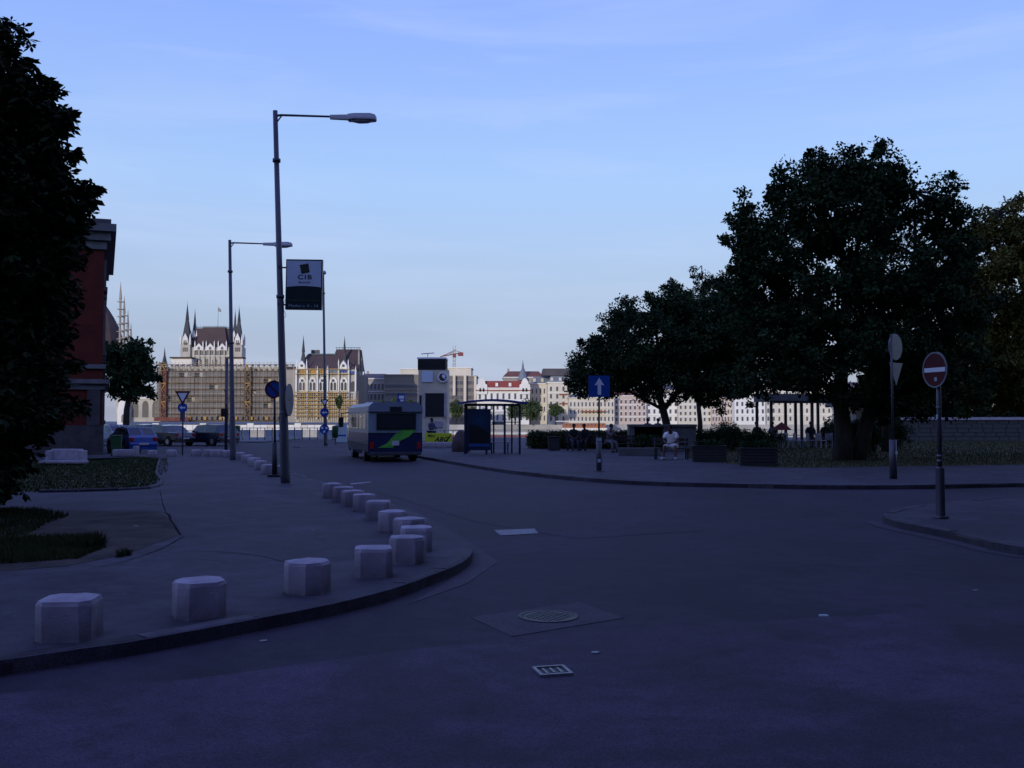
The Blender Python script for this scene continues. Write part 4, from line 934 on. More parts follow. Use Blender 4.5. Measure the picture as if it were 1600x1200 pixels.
bl = [px_blob(1010, 545, Y, 92, 72, 3.2, B), px_blob(945, 580, Y, 56, 46, 2.4, B), px_blob(1090, 535, Y, 86, 76, 3.0, B), px_blob(1040, 590, Y, 120, 42, 3.2, B), px_blob(1120, 590, Y, 70, 48, 2.6, B), px_blob(975, 500, Y, 40, 30, 1.6, B), px_blob(1130, 480, Y, 50, 40, 2.0, B), px_blob(1065, 480, Y, 45, 30, 1.8, B), px_blob(905, 590, Y, 22, 40, 1.2, B), px_blob(930, 545, Y, 26, 26, 1.2, B), px_blob(1000, 480, Y, 40, 22, 1.4, B), px_blob(1035, 470, Y, 30, 22, 1.2, B), px_blob(1140, 550, Y, 60, 60, 2.2, B)]
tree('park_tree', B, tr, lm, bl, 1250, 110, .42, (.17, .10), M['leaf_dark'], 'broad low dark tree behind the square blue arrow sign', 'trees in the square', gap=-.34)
# slender second tree right of it
B = Vector((*G(1093, 697, PV)[:2], PV)); Y = B.y
tr = [[(Vector((0, 0, -.05)), .20), (V3(1094, 660, Y), .15), (V3(1090, 620, Y), .13), (V3(1092, 560, Y), .10), (V3(1098, 500, Y), .07)]]
lm = [[(V3(1092, 560, Y), .08), (V3(1120, 500, Y), .06), (V3(1150, 450, Y), .03)], [(V3(1098, 500, Y), .06), (V3(1098, 450, Y), .04), (V3(1096, 415, Y), .02)], [(V3(1090, 610, Y), .07), (V3(1140, 570, Y), .04)], [(V3(1092, 520, Y), .05), (V3(1060, 480, Y), .03)]]
bl = [px_blob(1098, 440, Y, 22, 24, .8, B), px_blob(1135, 480, Y, 45, 35, 1.6, B), px_blob(1160, 540, Y, 50, 50, 2.0, B), px_blob(1050, 455, Y, 22, 16, .8, B), px_blob(1110, 510, Y, 50, 36, 1.6, B), px_blob(1075, 470, Y, 30, 26, 1.0, B), px_blob(1130, 440, Y, 26, 22, 1.0, B), px_blob(1150, 500, Y, 40, 40, 1.6, B)]
tree('park_tree', B, tr, lm, bl, 330, 100, .38, (.16, .09), M['leaf_dark'], 'slender tree with straight thin trunk between the broad tree and the large one', 'trees in the square', gap=-.45)
# the large tree
shrink = 8
B = Vector((*G(1330, 719, PV)[:2], PV)); Y = B.y
tr = [[(Vector((-.35, 0, -.05)), .42), (V3(1318, 680, Y), .34), (V3(1312, 620, Y), .28), (V3(1318, 540, Y), .22), (V3(1322, 450, Y), .15)],
      [(Vector((.35, .3, -.05)), .34), (V3(1352, 670, Y), .28), (V3(1370, 600, Y), .22), (V3(1395, 500, Y), .14)]]
lm = [[(V3(1318, 540, Y), .17), (V3(1270, 470, Y), .12), (V3(1220, 380, Y), .07)], [(V3(1322, 450, Y), .14), (V3(1310, 350, Y), .10), (V3(1290, 270, Y), .05)], [(V3(1322, 450, Y), .12), (V3(1350, 350, Y), .09), (V3(1350, 260, Y), .04)],
      [(V3(1395, 500, Y), .13), (V3(1430, 400, Y), .08), (V3(1430, 300, Y), .04)], [(V3(1370, 600, Y), .12), (V3(1440, 520, Y), .08), (V3(1500, 430, Y), .04)], [(V3(1312, 620, Y), .12), (V3(1250, 570, Y), .08), (V3(1190, 540, Y), .04)],
      [(V3(1312, 600, Y), .1), (V3(1230, 610, Y), .05), (V3(1180, 600, Y), .03)], [(V3(1370, 600, Y), .1), (V3(1430, 600, Y), .06), (V3(1480, 580, Y), .03)]]
bl = [px_blob(1310, 330, Y, 105, 88, 3.0, B), px_blob(1250, 290, Y, 52, 52, 2.0, B), px_blob(1350, 270, Y, 48, 46, 2.0, B), px_blob(1290, 275, Y, 50, 45, 2.0, B), px_blob(1430, 320, Y, 62, 60, 2.2, B), px_blob(1210, 400, Y, 66, 80, 2.4, B), px_blob(1172, 350, Y, 30, 46, 1.2, B),
      px_blob(1300, 450, Y, 130, 90, 3.4, B), px_blob(1420, 440, Y, 100, 92, 3.0, B), px_blob(1220, 500, Y, 80, 60, 2.6, B), px_blob(1330, 550, Y, 150, 60, 3.4, B), px_blob(1440, 560, Y, 90, 66, 2.8, B), px_blob(1200, 575, Y, 60, 32, 2.0, B), px_blob(1490, 480, Y, 60, 80, 2.2, B), px_blob(1478, 350, Y, 34, 58, 1.4, B), px_blob(1152, 378, Y, 20, 12, .8, B), px_blob(1500, 400, Y, 40, 50, 1.8, B), px_blob(1480, 610, Y, 60, 30, 2.0, B), px_blob(1180, 600, Y, 50, 26, 2.0, B), px_blob(1250, 596, Y, 50, 24, 2.2, B), px_blob(1330, 615, Y, 56, 36, 2.4, B), px_blob(1400, 618, Y, 56, 38, 2.4, B), px_blob(1465, 622, Y, 50, 34, 2.0, B), px_blob(1390, 300, Y, 40, 50, 1.6, B), px_blob(1160, 450, Y, 30, 50, 1.6, B)]
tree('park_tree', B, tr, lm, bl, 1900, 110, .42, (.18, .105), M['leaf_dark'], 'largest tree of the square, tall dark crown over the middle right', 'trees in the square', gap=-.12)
# third trunk between
B = Vector((*G(1384, 706, PV)[:2], PV)); Y = B.y
tr = [[(Vector((0, 0, -.05)), .24), (V3(1384, 640, Y), .19), (V3(1388, 560, Y), .14)]]
lm = [[(V3(1388, 560, Y), .1), (V3(1400, 500, Y), .05)], [(V3(1386, 600, Y), .08), (V3(1440, 560, Y), .04)]]
bl = [px_blob(1400, 560, Y, 70, 50, 2.0, B), px_blob(1450, 600, Y, 60, 35, 2.0, B)]
tree('park_tree', B, tr, lm, bl, 130, 100, .45, (.17, .095), M['leaf_dark'], 'smaller tree whose dark trunk stands just left of the turned sign post', 'trees in the square')
# right-hand yellowing tree
B = Vector((*G(1590, 712, PV)[:2], PV)); B.x += 1.0; Y = B.y
tr = [[(Vector((0, 0, -.05)), .32), (V3(1620, 600, Y), .24), (V3(1610, 480, Y), .16)]]
lm = [[(V3(1610, 480, Y), .12), (V3(1580, 400, Y), .08), (V3(1560, 330, Y), .04)], [(V3(1620, 600, Y), .1), (V3(1560, 560, Y), .07), (V3(1510, 540, Y), .03)], [(V3(1610, 500, Y), .1), (V3(1660, 420, Y), .07)]]
bl = [px_blob(1575, 365, Y, 56, 54, 2.2, B), px_blob(1600, 450, Y, 82, 66, 2.8, B), px_blob(1540, 430, Y, 46, 76, 2.0, B), px_blob(1545, 590, Y, 70, 62, 2.6, B), px_blob(1620, 600, Y, 80, 60, 2.8, B), px_blob(1660, 400, Y, 80, 80, 3.0, B), px_blob(1530, 360, Y, 26, 30, 1.0, B), px_blob(1520, 520, Y, 60, 70, 2.2, B), px_blob(1575, 520, Y, 60, 60, 2.2, B), px_blob(1500, 600, Y, 40, 40, 1.6, B)]
tree('park_tree', B, tr, lm, bl, 900, 110, .44, (.18, .105), M['leaf_yellow'], 'yellowing tree cut by the right edge of the view', 'trees in the square')
# unseen tree added to darken the road, crown above and right of the frame
B = Vector((14.5, 10.8, PV))
tr = [[(Vector((0, 0, -.05)), .3), (Vector((0, 0, 4)), .24), (Vector((-.5, -.5, 8)), .16)]]
lm = [[(Vector((-.5, -.5, 7)), .12), (Vector((-3, -1.5, 9.5)), .06)], [(Vector((0, 0, 6)), .12), (Vector((2.5, -2, 9.5)), .05)], [(Vector((-.5, -.5, 8)), .1), (Vector((-1, 1.5, 11)), .04)]]
tree('street_tree', B, tr, lm, [((-4.0, -3.6, 11.6), (6.5, 5.6, 2.6)), ((1.5, -1.5, 13.0), (6.0, 6.0, 3.0))], 2300, 70, .65, (.30, .18), M['leaf_dark'], 'tree added for shade on the right-hand island, its crown above and outside the photo')
B = Vector((11.5, -3.5, PV))  # second unseen tree, added to shade the near right of the road
tr = [[(Vector((0, 0, -.05)), .3), (Vector((0, 0, 4)), .24), (Vector((-.5, .5, 8)), .16)]]
tree('street_tree', B, tr, lm, [((-1.5, 1.5, 9.5), (6.5, 6.0, 3.2))], 1200, 70, .65, (.30, .18), M['leaf_dark'], 'tree added for shade right of the viewer before the ochre townhouse, outside the photo')
# the near chestnut, left edge
shrink = 0
B = Vector((-11.2, 15.5, PV)); Y = B.y
tr = [[(Vector((0, 0, -.1)), .36), (Vector((.05, 0, 1.5)), .30), (Vector((.1, .1, 3.2)), .26), (Vector((.0, .2, 5.5)), .20), (Vector((0, 0, 8)), .12)]]
lm = [[(Vector((.1, .1, 3.0)), .14), (Vector((1.4, -.4, 3.6)), .09), (Vector((2.8, -.6, 3.4)), .04)], [(Vector((.1, .1, 3.4)), .14), (Vector((1.5, .8, 4.8)), .1), (Vector((3.0, .6, 5.8)), .04)], [(Vector((0, .2, 5.2)), .13), (Vector((1.2, 0, 6.8)), .08), (Vector((2.2, -.2, 7.6)), .03)],
      [(Vector((0, .2, 5)), .13), (Vector((-1.6, .5, 6.5)), .08), (Vector((-2.6, .3, 7.4)), .03)], [(Vector((.1, 0, 2.6)), .12), (Vector((1.5, .3, 2.4)), .07), (Vector((2.6, .6, 1.6)), .03)], [(Vector((0, 0, 8)), .1), (Vector((.5, 0, 9.2)), .04)]]
bl = [px_blob(-20, 600, Y, 75, 80, 1.8, B), px_blob(8, 540, Y, 60, 75, 1.6, B), px_blob(15, 450, Y, 60, 70, 1.7, B), px_blob(-20, 460, Y, 90, 110, 2.2, B), px_blob(48, 365, Y, 56, 52, 1.6, B), px_blob(10, 270, Y, 66, 70, 1.8, B), px_blob(82, 255, Y, 32, 20, .8, B), px_blob(92, 322, Y, 26, 20, .7, B), px_blob(85, 205, Y, 22, 14, .6, B), px_blob(-30, 160, Y, 70, 70, 1.8, B), px_blob(-35, 85, Y, 58, 56, 1.6, B), px_blob(60, 165, Y, 30, 40, .9, B), px_blob(48, 300, Y, 56, 60, 1.5, B), px_blob(-20, 745, Y, 40, 30, 1.0, B), px_blob(25, 130, Y, 22, 30, .6, B),
      px_blob(-120, 300, Y, 200, 220, 3.0, B), px_blob(-120, 600, Y, 180, 110, 2.6, B), px_blob(40, 640, Y, 40, 42, 1.2, B), px_blob(-300, 400, Y, 160, 260, 2.6, B), px_blob(-150, 0, Y, 140, 110, 2.4, B), px_blob(-25, 690, Y, 50, 50, 1.2, B)]
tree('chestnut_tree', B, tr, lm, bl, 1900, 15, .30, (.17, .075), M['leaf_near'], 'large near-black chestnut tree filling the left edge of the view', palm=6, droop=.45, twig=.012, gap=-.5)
# dark tree behind the red building
B = Vector((*G(196, 689, PV)[:2], PV)); Y = B.y
tr = [[(Vector((0, 0, -.05)), .3), (V3(198, 640, Y), .22), (V3(205, 600, Y), .16)]]
lm = [[(V3(205, 600, Y), .13), (V3(215, 570, Y), .08)], [(V3(200, 625, Y), .12), (V3(225, 605, Y), .07), (V3(240, 600, Y), .04)]]
bl = [px_blob(190, 560, Y, 26, 26, 2.0, B), px_blob(210, 552, Y, 18, 20, 1.6, B), px_blob(225, 545, Y, 10, 10, 1, B), px_blob(226, 580, Y, 16, 20, 1.4, B), px_blob(180, 600, Y, 16, 30, 1.4, B), px_blob(205, 585, Y, 24, 24, 1.8, B), px_blob(236, 600, Y, 10, 9, .9, B), px_blob(222, 616, Y, 20, 8, 1.0, B), px_blob(195, 625, Y, 14, 10, 1.0, B)]
tree('street_tree', B, tr, lm, bl, 260, 60, .42, (.30, .18), M['leaf_dark'], 'round dark tree between the red building and the scaffolded parliament')
B = Vector((*G(1043, 703, PV)[:2], PV))

# ------------------------------------------------------------------ hedges and shrubs
def bush(name, box, n, leaf, m, label, cat, group=None, loc=(0, 0, 0), round_=False, rz=0):
    root = empty(name, loc, rz, label, cat, group)
    sx, sy, sz = box
    if round_:
        k = n // 40; C = rng.normal(0, 1, (k, 3)); C /= np.linalg.norm(C, axis=1)[:, None]; C *= rng.uniform(.3, 1, k)[:, None]; C = np.abs(C * [1, 1, 0]) * np.sign(C) * [1, 1, 0] + C * [0, 0, 1]
        C = C * [sx / 2, sy / 2, sz / 2] + [0, 0, sz / 2]
    else:
        k = n // 40; C = rng.uniform(-.5, .5, (k, 3)) * [sx, sy, sz * .9] + [0, 0, sz / 2]
    V = leaf_cloud(C, 40, np.full(len(C), .22), leaf, leaf * .55, 0)
    V[:, 2] = np.maximum(V[:, 2], .01)
    o = raw('foliage', V, 4, m, root); o['kind'] = 'stuff'
    st = MB()
    for i in range(5): x = sx * (i - 2) * .18; st.tube([(x, 0, -.02), (x + random.uniform(-.1, .1), random.uniform(-.1, .1), sz * .6)], [.025, .012], 5)
    st.build('stems', M['bark'], root); return root
Yh = 54.0
pL, pR = P(828, 690, Yh), P(1000, 690, Yh)
bush('hedge', (pR.x - pL.x, 1.5, 0.92), 70000, .11, M['hedge'], 'long low clipped hedge behind the benches left of the concrete kiosk', 'hedge', loc=((pL.x + pR.x) / 2, Yh + .8, PV))
for (px, py, w, h, lab) in ((1100, 700, 2.6, 1.1, 'dark shrub directly behind the left wooden planter'), (1150, 704, 2.4, 1.2, 'dark shrub growing between the two wooden planters'), (1195, 706, 2.2, 1.15, 'dark shrub behind the right wooden planter'), (1140, 690, 3.0, 1.5, 'widest dark shrub in the background before the cafe terrace'), (1012, 706, 2.0, .8, 'low dark shrub left of the man in white'), (1355, 716, 1.6, 1.7, 'upright dark shrub at the foot of the largest tree'), (1318, 700, 2.2, 1.9, 'dark shrub behind the left trunk of the largest tree'), (1400, 704, 2.6, 1.8, 'dark shrub between the turned sign post and the stone wall')):
    p = G(px, py, PV); bush('shrub', (w, 1.5, h), 5000, .12, M['leaf_dark'], lab, 'shrub', 'dark shrubs of the square', loc=(p.x, p.y + .6, PV), round_=True)

for (px, Yb_, w, h, lab) in ((1445, 80, 5.5, 4.2, 'dark bush just behind the left end of the stone wall'), (1520, 81, 6.5, 4.8, 'broad dark bush behind the middle of the stone wall'), (1600, 80, 6.5, 4.4, 'dark bush behind the stone wall at the right edge of the view')):
    bush('shrub', (w, 2.6, h), 16000, .22, M['leaf_dark'], lab, 'shrub', 'dark shrubs of the square', loc=(P(px, 660, Yb_).x, Yb_ + .4, PV), round_=True)
# ------------------------------------------------------------------ planters
def planter(px, py, w, lab, h=.58):
    p = G(px, py, PV); root = empty('wooden_planter', (p.x, p.y + .3, PV), R(-8), lab, 'planter', 'slatted wooden planters')
    n = 5; hh = h / n
    for k in range(n):
        for sy in (-1, 1): MB().box((0, sy * .28, hh * (k + .5)), (w * (1 + .01 * k), .04, hh * .86), bev=.006).build('slat', M['planter'], root)
        for sx in (-1, 1): MB().box((sx * w / 2 * .96, 0, hh * (k + .5)), (.04, .51, hh * .86), bev=.006).build('slat', M['planter'], root)
    MB().box((0, 0, h / 2), (w * .93, .5, h - .06)).build('soil_box', M['dirt_park'], root)
    MB().box((0, 0, h + .02), (w * 1.06, .66, .035), bev=.01).box((0, 0, h + .02), (w * .8, .4, .05)).build('rim', M['planter'], root)
    V = leaf_cloud(rng.uniform(-.5, .5, (30, 3)) * [w * .8, .3, .1] + [0, 0, h + .12], 30, np.full(30, .14), .08, .045)
    raw('plants', V, 4, M['leaf_dark'], root)['kind'] = 'stuff'
planter(1111, 722, 1.25, 'left slatted wooden planter, next to the man in white')
planter(1188, 728, 1.25, 'right slatted wooden planter, nearer the large tree')

# ------------------------------------------------------------------ benches
def bench(loc, rz, label, L_=1.8, group='park benches'):
    root = empty('park_bench', loc, rz, label, 'bench', group)
    for k in range(3): MB().box((0, -.16 + k * .15, .44), (L_, .12, .035), bev=.008).build('seat_slat', M['wood'], root)
    for k in range(2): MB().box((0, .26 + k * .03, .62 + k * .17), (L_, .03, .12), bev=.008).build('back_slat', M['wood'], root)
    for sx in (-1, 1): 
        MB().box((sx * L_ * .42, -.14, .21), (.06, .06, .42)).build('leg', M['dark_metal'], root)
        MB().tube([(sx * L_ * .42, .2, 0), (sx * L_ * .42, .18, .42), (sx * L_ * .42, .30, .86)], .03, 6).build('leg', M['dark_metal'], root)
        MB().box((sx * L_ * .42, .02, .41), (.05, .42, .03)).build('seat_bearer', M['dark_metal'], root)
    return root
bA = G(912, 704, PV); bench((bA.x, bA.y, PV), R(4), 'dark bench left, shared by the couple before the hedge', 2.0)
bB = G(962, 707, PV); bench((bB.x, bB.y, PV), R(4), 'dark bench right of the blue arrow sign post, before the hedge', 2.0)
bC = G(1050, 718, PV); bench((bC.x, bC.y + .15, PV), R(2), 'dark bench on which the man in white sits', 1.5)
p = G(866, 704, PV); s = empty('dark_planter_box', (p.x, p.y + .3, PV), 0, 'dark squat box-shaped bin at the left end of the benches', 'planter')
MB().box((0, 0, .35), (.62, .5, .66), bev=.03).build('box_body', M['planter'], s); MB().box((0, 0, .72), (.68, .56, .05), bev=.01).build('rim', M['black'], s)
p = G(932, 706, PV)
p = G(1000, 712, PV); s = MB().box((0, 0, .17), (1.9, .3, .36), bev=.02).build('low_wall', M['concrete_d'], None, (p.x, p.y + .2, PV)); tag(s, 'low grey concrete wall left of the man in white', 'wall')

# ------------------------------------------------------------------ people
def skin_mesh(name, verts, edges, radii, mats, root=0, sub=1):
    me = bpy.data.meshes.new(name); me.from_pydata(verts, edges, []); o = bpy.data.objects.new(name, me); COL.objects.link(o)
    md = o.modifiers.new('skin', 'SKIN'); md.use_smooth_shade = True
    for i, r in enumerate(radii):
        v = me.skin_vertices[0].data[i]; v.radius = (r, r) if not hasattr(r, '__len__') else r; v.use_root = (i == root)
    sb = o.modifiers.new('sub', 'SUBSURF'); sb.levels = sub; sb.render_levels = sub
    dg = bpy.context.evaluated_depsgraph_get(); m2 = bpy.data.meshes.new_from_object(o.evaluated_get(dg)); bpy.data.objects.remove(o); bpy.data.meshes.remove(me)
    m2.name = name; m2.materials.clear()
    for m in (mats if isinstance(mats, (list, tuple)) else [mats]): m2.materials.append(m)
    return m2
def person(loc, rz, pose, label, shirt, legs, hair, bare_legs=False, bare_arms=True, shoe=None, scale=1.0):
    """pose gives joints (metres, figure faces -y)"""
    root = empty('person', loc, rz, label, 'person'); root.scale = (scale,) * 3
    J = pose; names = list(J.keys()); idx = {n: i for i, n in enumerate(names)}
    rad = dict(pel=(.15, .12), waist=(.14, .11), chest=(.165, .12), neck0=(.07, .07), neck=.052, head=(.085, .095), crown=(.075, .085), nose=.022)
    E = [('pel', 'waist'), ('waist', 'chest'), ('chest', 'neck0'), ('neck0', 'neck'), ('neck', 'head'), ('head', 'crown'), ('head', 'nose')]
    for s_ in 'LR':
        E += [('chest', 'sh' + s_), ('sh' + s_, 'el' + s_), ('el' + s_, 'wr' + s_), ('wr' + s_, 'pa' + s_), ('pel', 'hip' + s_), ('hip' + s_, 'kn' + s_), ('kn' + s_, 'an' + s_), ('an' + s_, 'to' + s_)]
        rad.update({'sh' + s_: .06, 'el' + s_: .042, 'wr' + s_: .028, 'pa' + s_: (.036, .02), 'hip' + s_: .088, 'kn' + s_: .058, 'an' + s_: .038, 'to' + s_: .032})
        d = (Vector(J['pa' + s_]) - Vector(J['wr' + s_])).normalized(); side = d.cross(Vector((0, 0, 1))).normalized()
        for f_ in range(4):
            n1, n2 = f'f{f_}{s_}', f'g{f_}{s_}'; b0 = Vector(J['pa' + s_]) + side * (.024 * (f_ - 1.5)) + d * .03; ln = (.034, .04, .038, .03)[f_]
            J = dict(J); J[n1] = tuple(b0 + d * ln * .5); J[n2] = tuple(b0 + d * ln * 1.3 + Vector((0, 0, -.02))); E += [('pa' + s_, n1), (n1, n2)]; rad[n1] = .009; rad[n2] = .008
        th = Vector(J['pa' + s_]) + side * (.045 if s_ == 'L' else -.045); J['th' + s_] = tuple(th); E.append(('wr' + s_, 'th' + s_)); rad['th' + s_] = .011
    names = list(J.keys()); idx = {n: i for i, n in enumerate(names)}
    me = skin_mesh('body', [J[n] for n in names], [(idx[a], idx[b]) for a, b in E], [rad[n] for n in names], [M['skin']], idx['pel'])
    link('body', me, root)
    def garment(nm, chain, m, grow, ends=()):
        nn = sorted({n for e in chain for n in e}, key=lambda q: q); ii = {n: i for i, n in enumerate(nn)}
        rr = []
        for n in nn:
            r = rad[n]; r = r if hasattr(r, '__len__') else (r, r); rr.append((r[0] + grow, r[1] + grow))
        link(nm, skin_mesh(nm, [J[n] for n in nn], [(ii[a], ii[b]) for a, b in chain], rr, [m], ii[chain[0][0]]), root)
    # shortened sleeve and trouser points
    for s_ in 'LR':
        J['sl' + s_] = tuple(Vector(J['sh' + s_]).lerp(Vector(J['el' + s_]), .75)); rad['sl' + s_] = .055
        J['sk' + s_] = tuple(Vector(J['hip' + s_]).lerp(Vector(J['kn' + s_]), .93)); rad['sk' + s_] = .075
        J['sa' + s_] = tuple(Vector(J['kn' + s_]).lerp(Vector(J['an' + s_]), .95)); rad['sa' + s_] = .045
    e2 = [('chest', 'waist'), ('waist', 'pel'), ('chest', 'neck0')]
    rad['neck0'] = (.06, .06)
    for s_ in 'LR': e2 += [('chest', 'sh' + s_), ('sh' + s_, 'sl' + s_)] + ([] if bare_arms else [('sl' + s_, 'wr' + s_)])
    garment('shirt', e2, shirt, .022)
    e3 = []
    for s_ in 'LR': e3 += [('pel', 'hip' + s_), ('hip' + s_, 'sk' + s_)] + ([] if bare_legs else [('sk' + s_, 'sa' + s_)])
    garment('shorts' if bare_legs else 'trousers', e3, legs, .02)
    for s_ in 'LR':
        a = Vector(J['an' + s_]); t = Vector(J['to' + s_]); f = (t - a); f.z = 0; f.normalize(); yaw = math.atan2(f.y, f.x)
        c = a.lerp(t, .55); MB().box((0, 0, 0), (.27, .095, .09), bev=.02).build('shoe', shoe or M['black'], root, (c.x, c.y, min(a.z, .06)), (0, 0, yaw))
    h = Vector(J['head']).lerp(Vector(J['crown']), .6); f = (Vector(J['nose']) - Vector(J['head'])).normalized()
    hp = MB(); hp.lathe([(.0, .115), (.05, .105), (.085, .07), (.1, .02), (.098, -.03), (.085, -.06)], n=14)
    hp.build('hair', hair, root, h - f * .022 + Vector((0, 0, .01)), (R(-12) if True else 0, 0, 0))
    return root
def seated(lean=.18, legx=.12, knee=.42, headf=.06, spread=.14, hands='lap', zs=.47):
    y0 = .05
    J = dict(pel=(0, y0, zs + .09), waist=(0, y0 - lean * .35, zs + .28), chest=(0, y0 - lean * .9, zs + .50), neck0=(0, y0 - lean * 1.2, zs + .63), neck=(0, y0 - lean * 1.35 - headf * .5, zs + .70), head=(0, y0 - lean * 1.4 - headf, zs + .78), crown=(0, y0 - lean * 1.4 - headf * 1.1, zs + .87), nose=(0, y0 - lean * 1.4 - headf - .105, zs + .765))
    for s_, k in (('L', -1), ('R', 1)):
        J['sh' + s_] = (k * .17, y0 - lean * .95, zs + .56); J['hip' + s_] = (k * .09, y0 - .02, zs + .08)
        J['kn' + s_] = (k * spread, y0 - knee, zs + .06); J['an' + s_] = (k * (spread + .01), y0 - knee - .02 + legx * 0, .09); J['to' + s_] = (k * (spread + .03), y0 - knee - .15, .045)
        if hands == 'lap': J['el' + s_] = (k * .24, y0 - lean * .9 - .03, zs + .30); J['wr' + s_] = (k * .10, y0 - lean - .20, zs + .20); J['pa' + s_] = (k * .04, y0 - lean - .26, zs + .18)
        elif hands == 'chin': J['el' + s_] = (k * .16, y0 - lean - .25, zs + .30); J['wr' + s_] = (k * .06, y0 - lean - .22, zs + .52); J['pa' + s_] = (k * .04, y0 - lean - .2, zs + .58)
        else: J['el' + s_] = (k * .26, y0 - lean * .9 - .0, zs + .32); J['wr' + s_] = (k * .2, y0 - .30, zs + .2); J['pa' + s_] = (k * .18, y0 - .37, zs + .18)
    return J
def standing(step=.1, headf=.02, arm='rail'):
    J = dict(pel=(0, 0, .95), waist=(0, 0, 1.12), chest=(0, -.02, 1.32), neck0=(0, -.01, 1.46), neck=(0, -.02, 1.52), head=(0, -.03 - headf, 1.61), crown=(0, -.03 - headf, 1.70), nose=(0, -.14 - headf, 1.60))
    for s_, k in (('L', -1), ('R', 1)):
        J['sh' + s_] = (k * .18, 0, 1.40); J['hip' + s_] = (k * .09, 0, .92); J['kn' + s_] = (k * .10, -.02 - k * step * .5, .50); J['an' + s_] = (k * .11, .02 - k * step, .09); J['to' + s_] = (k * .13, -.11 - k * step, .045)
        if arm == 'rail': J['el' + s_] = (k * .27, -.06, 1.14); J['wr' + s_] = (k * .16, -.28, 1.1); J['pa' + s_] = (k * .12, -.35, 1.1)
        else: J['el' + s_] = (k * .26, .03, 1.13); J['wr' + s_] = (k * .27, -.05, .88); J['pa' + s_] = (k * .27, -.07, .80)
    return J
J = seated(.22, headf=.10, spread=.19, knee=.40)
person((bC.x, bC.y, PV), R(-22), J, 'stout person in white T-shirt and white shorts sitting bent forward on a bench', M['shirt_white'], M['shirt_white'], M['hair'], bare_legs=True, shoe=M['white'], scale=1.02).scale = (1.22, 1.12, 1.0)
person((bA.x - .55, bA.y, PV), R(14), seated(.12, headf=.03, hands='lap'), 'person in dark top on the left bench, left one of the couple', M['cloth_dark'], M['denim'], M['hair'])
person((bA.x + .15, bA.y + .02, PV), R(-30), seated(.2, headf=.08, hands='knee'), 'person leaning on the left bench, right one of the couple', M['cloth_dark'], M['cloth_dark'], M['hair'], bare_arms=False)
person((bB.x - .3, bB.y, PV), R(35), seated(.12, headf=.03, hands='chin'), 'person in grey sitting alone on the right bench behind the sign post', M['cloth_grey'], M['cloth_grey'], M['hair'], bare_arms=False)
pm = G(672, 703, PV); pm = Vector((P(674, 690, 57.6).x, 57.6, PV))
person(pm, R(50), standing(arm='rail'), 'man in grey-blue shirt standing at the railing beside the bus', M['cloth_blue'], M['cloth_dark'], M['hair'], bare_arms=False, scale=.98)

# ------------------------------------------------------------------ concrete kiosk (subway parapet)
Yk = 51.0; pk = P(1035, 700, Yk)
s = empty('concrete_kiosk', (pk.x, Yk, PV), R(-3), 'low grey concrete kiosk with open recess and flat slab top, behind the broad tree', 'kiosk')
hk = P(983, 663, Yk).z - PV; wk = (P(1085, 663, Yk) - P(981, 663, Yk)).x
MB().box((0, .5, hk - .07), (wk, 2.0, .14), bev=.02).build('roof_slab', M['concrete_d'], s)
MB().box((-wk / 2 + .14, .5, (hk - .14) / 2), (.26, 1.8, hk - .14)).build('wall', M['concrete_d'], s)
MB().box((wk / 2 - .9, .5, (hk - .14) / 2), (1.7, 1.8, hk - .145)).build('wall', M['concrete_d'], s)
MB().box((0, 1.35, (hk - .14) / 2), (wk - .3, .15, hk - .15)).build('wall', M['concrete_d'], s)
MB().box((-.6, .2, .45), (1.6, .5, .06), bev=.01).build('counter', M['concrete'], s)
for i, (px, c, lab) in enumerate(((1012, M['cloth_blue'], 'person in dark blue standing behind the concrete kiosk, left of the broad tree trunk'), (1028, M['cloth_red'], 'person in dark red standing behind the concrete kiosk, next to the tree trunk'))):
    p = P(px, 690, 56.5); person((p.x, 56.5, PV), R(20 + 120 * i), standing(arm='down'), lab, c, M['denim'], M['hair'], bare_arms=False, scale=.97)

# ------------------------------------------------------------------ bus shelter
Ys = 46.0
sl_, sr_ = P(729, 700, Ys), P(808, 700, Ys)
sh = empty('bus_shelter', ((sl_.x + sr_.x) / 2, Ys, PV), R(4), 'glass bus shelter with blue curved roof and dark posts beside the bus', 'bus shelter')
W2 = (sr_.x - sl_.x) / 2 + .08; HS = P(770, 632, Ys).z - PV; D2 = .62
def roof_arc(y0, y1, zb):
    top = [(-W2 - .35 + (2 * W2 + .7) * i / 10, zb + .10 + .16 * math.sin(math.pi * i / 10)) for i in range(11)]
    return top + [(x, z - .07) for x, z in top[::-1]]
MB().prism(roof_arc(0, 0, HS - .02), -D2 - .35, D2 + .35, 'y').build('roof', M['shel_roof'], sh)
MB().box((0, -D2, HS - .02), (2 * W2, .06, .1)).build('roof_beam', M['shel_blue'], sh); MB().box((0, D2, HS - .02), (2 * W2, .06, .1)).build('roof_beam', M['shel_blue'], sh)
for x in (-W2, -.28, .58, W2): MB().box((x, -D2 if x in (-W2, W2) else -D2 + .05, HS / 2), (.10, .10, HS), bev=.01).build('post', M['shel_blue'], sh)
for x in (-W2 + .1, .12, 1.0): MB().box((x, D2, HS / 2), (.08, .08, HS)).build('post', M['shel_blue'], sh)
for x0, x1 in ((-W2 + .16, .06), (.18, .94), (1.06, W2 + .05)): MB().box(((x0 + x1) / 2, D2, HS * .47), (x1 - x0, .012, HS * .8)).build('glass_pane', M['clear'], sh)
MB().box((W2, 0, HS * .47), (.012, D2 * 2 - .14, HS * .8)).build('glass_pane', M['clear'], sh)
pw = .96; px_ = -W2 + .1 + pw / 2 + .08
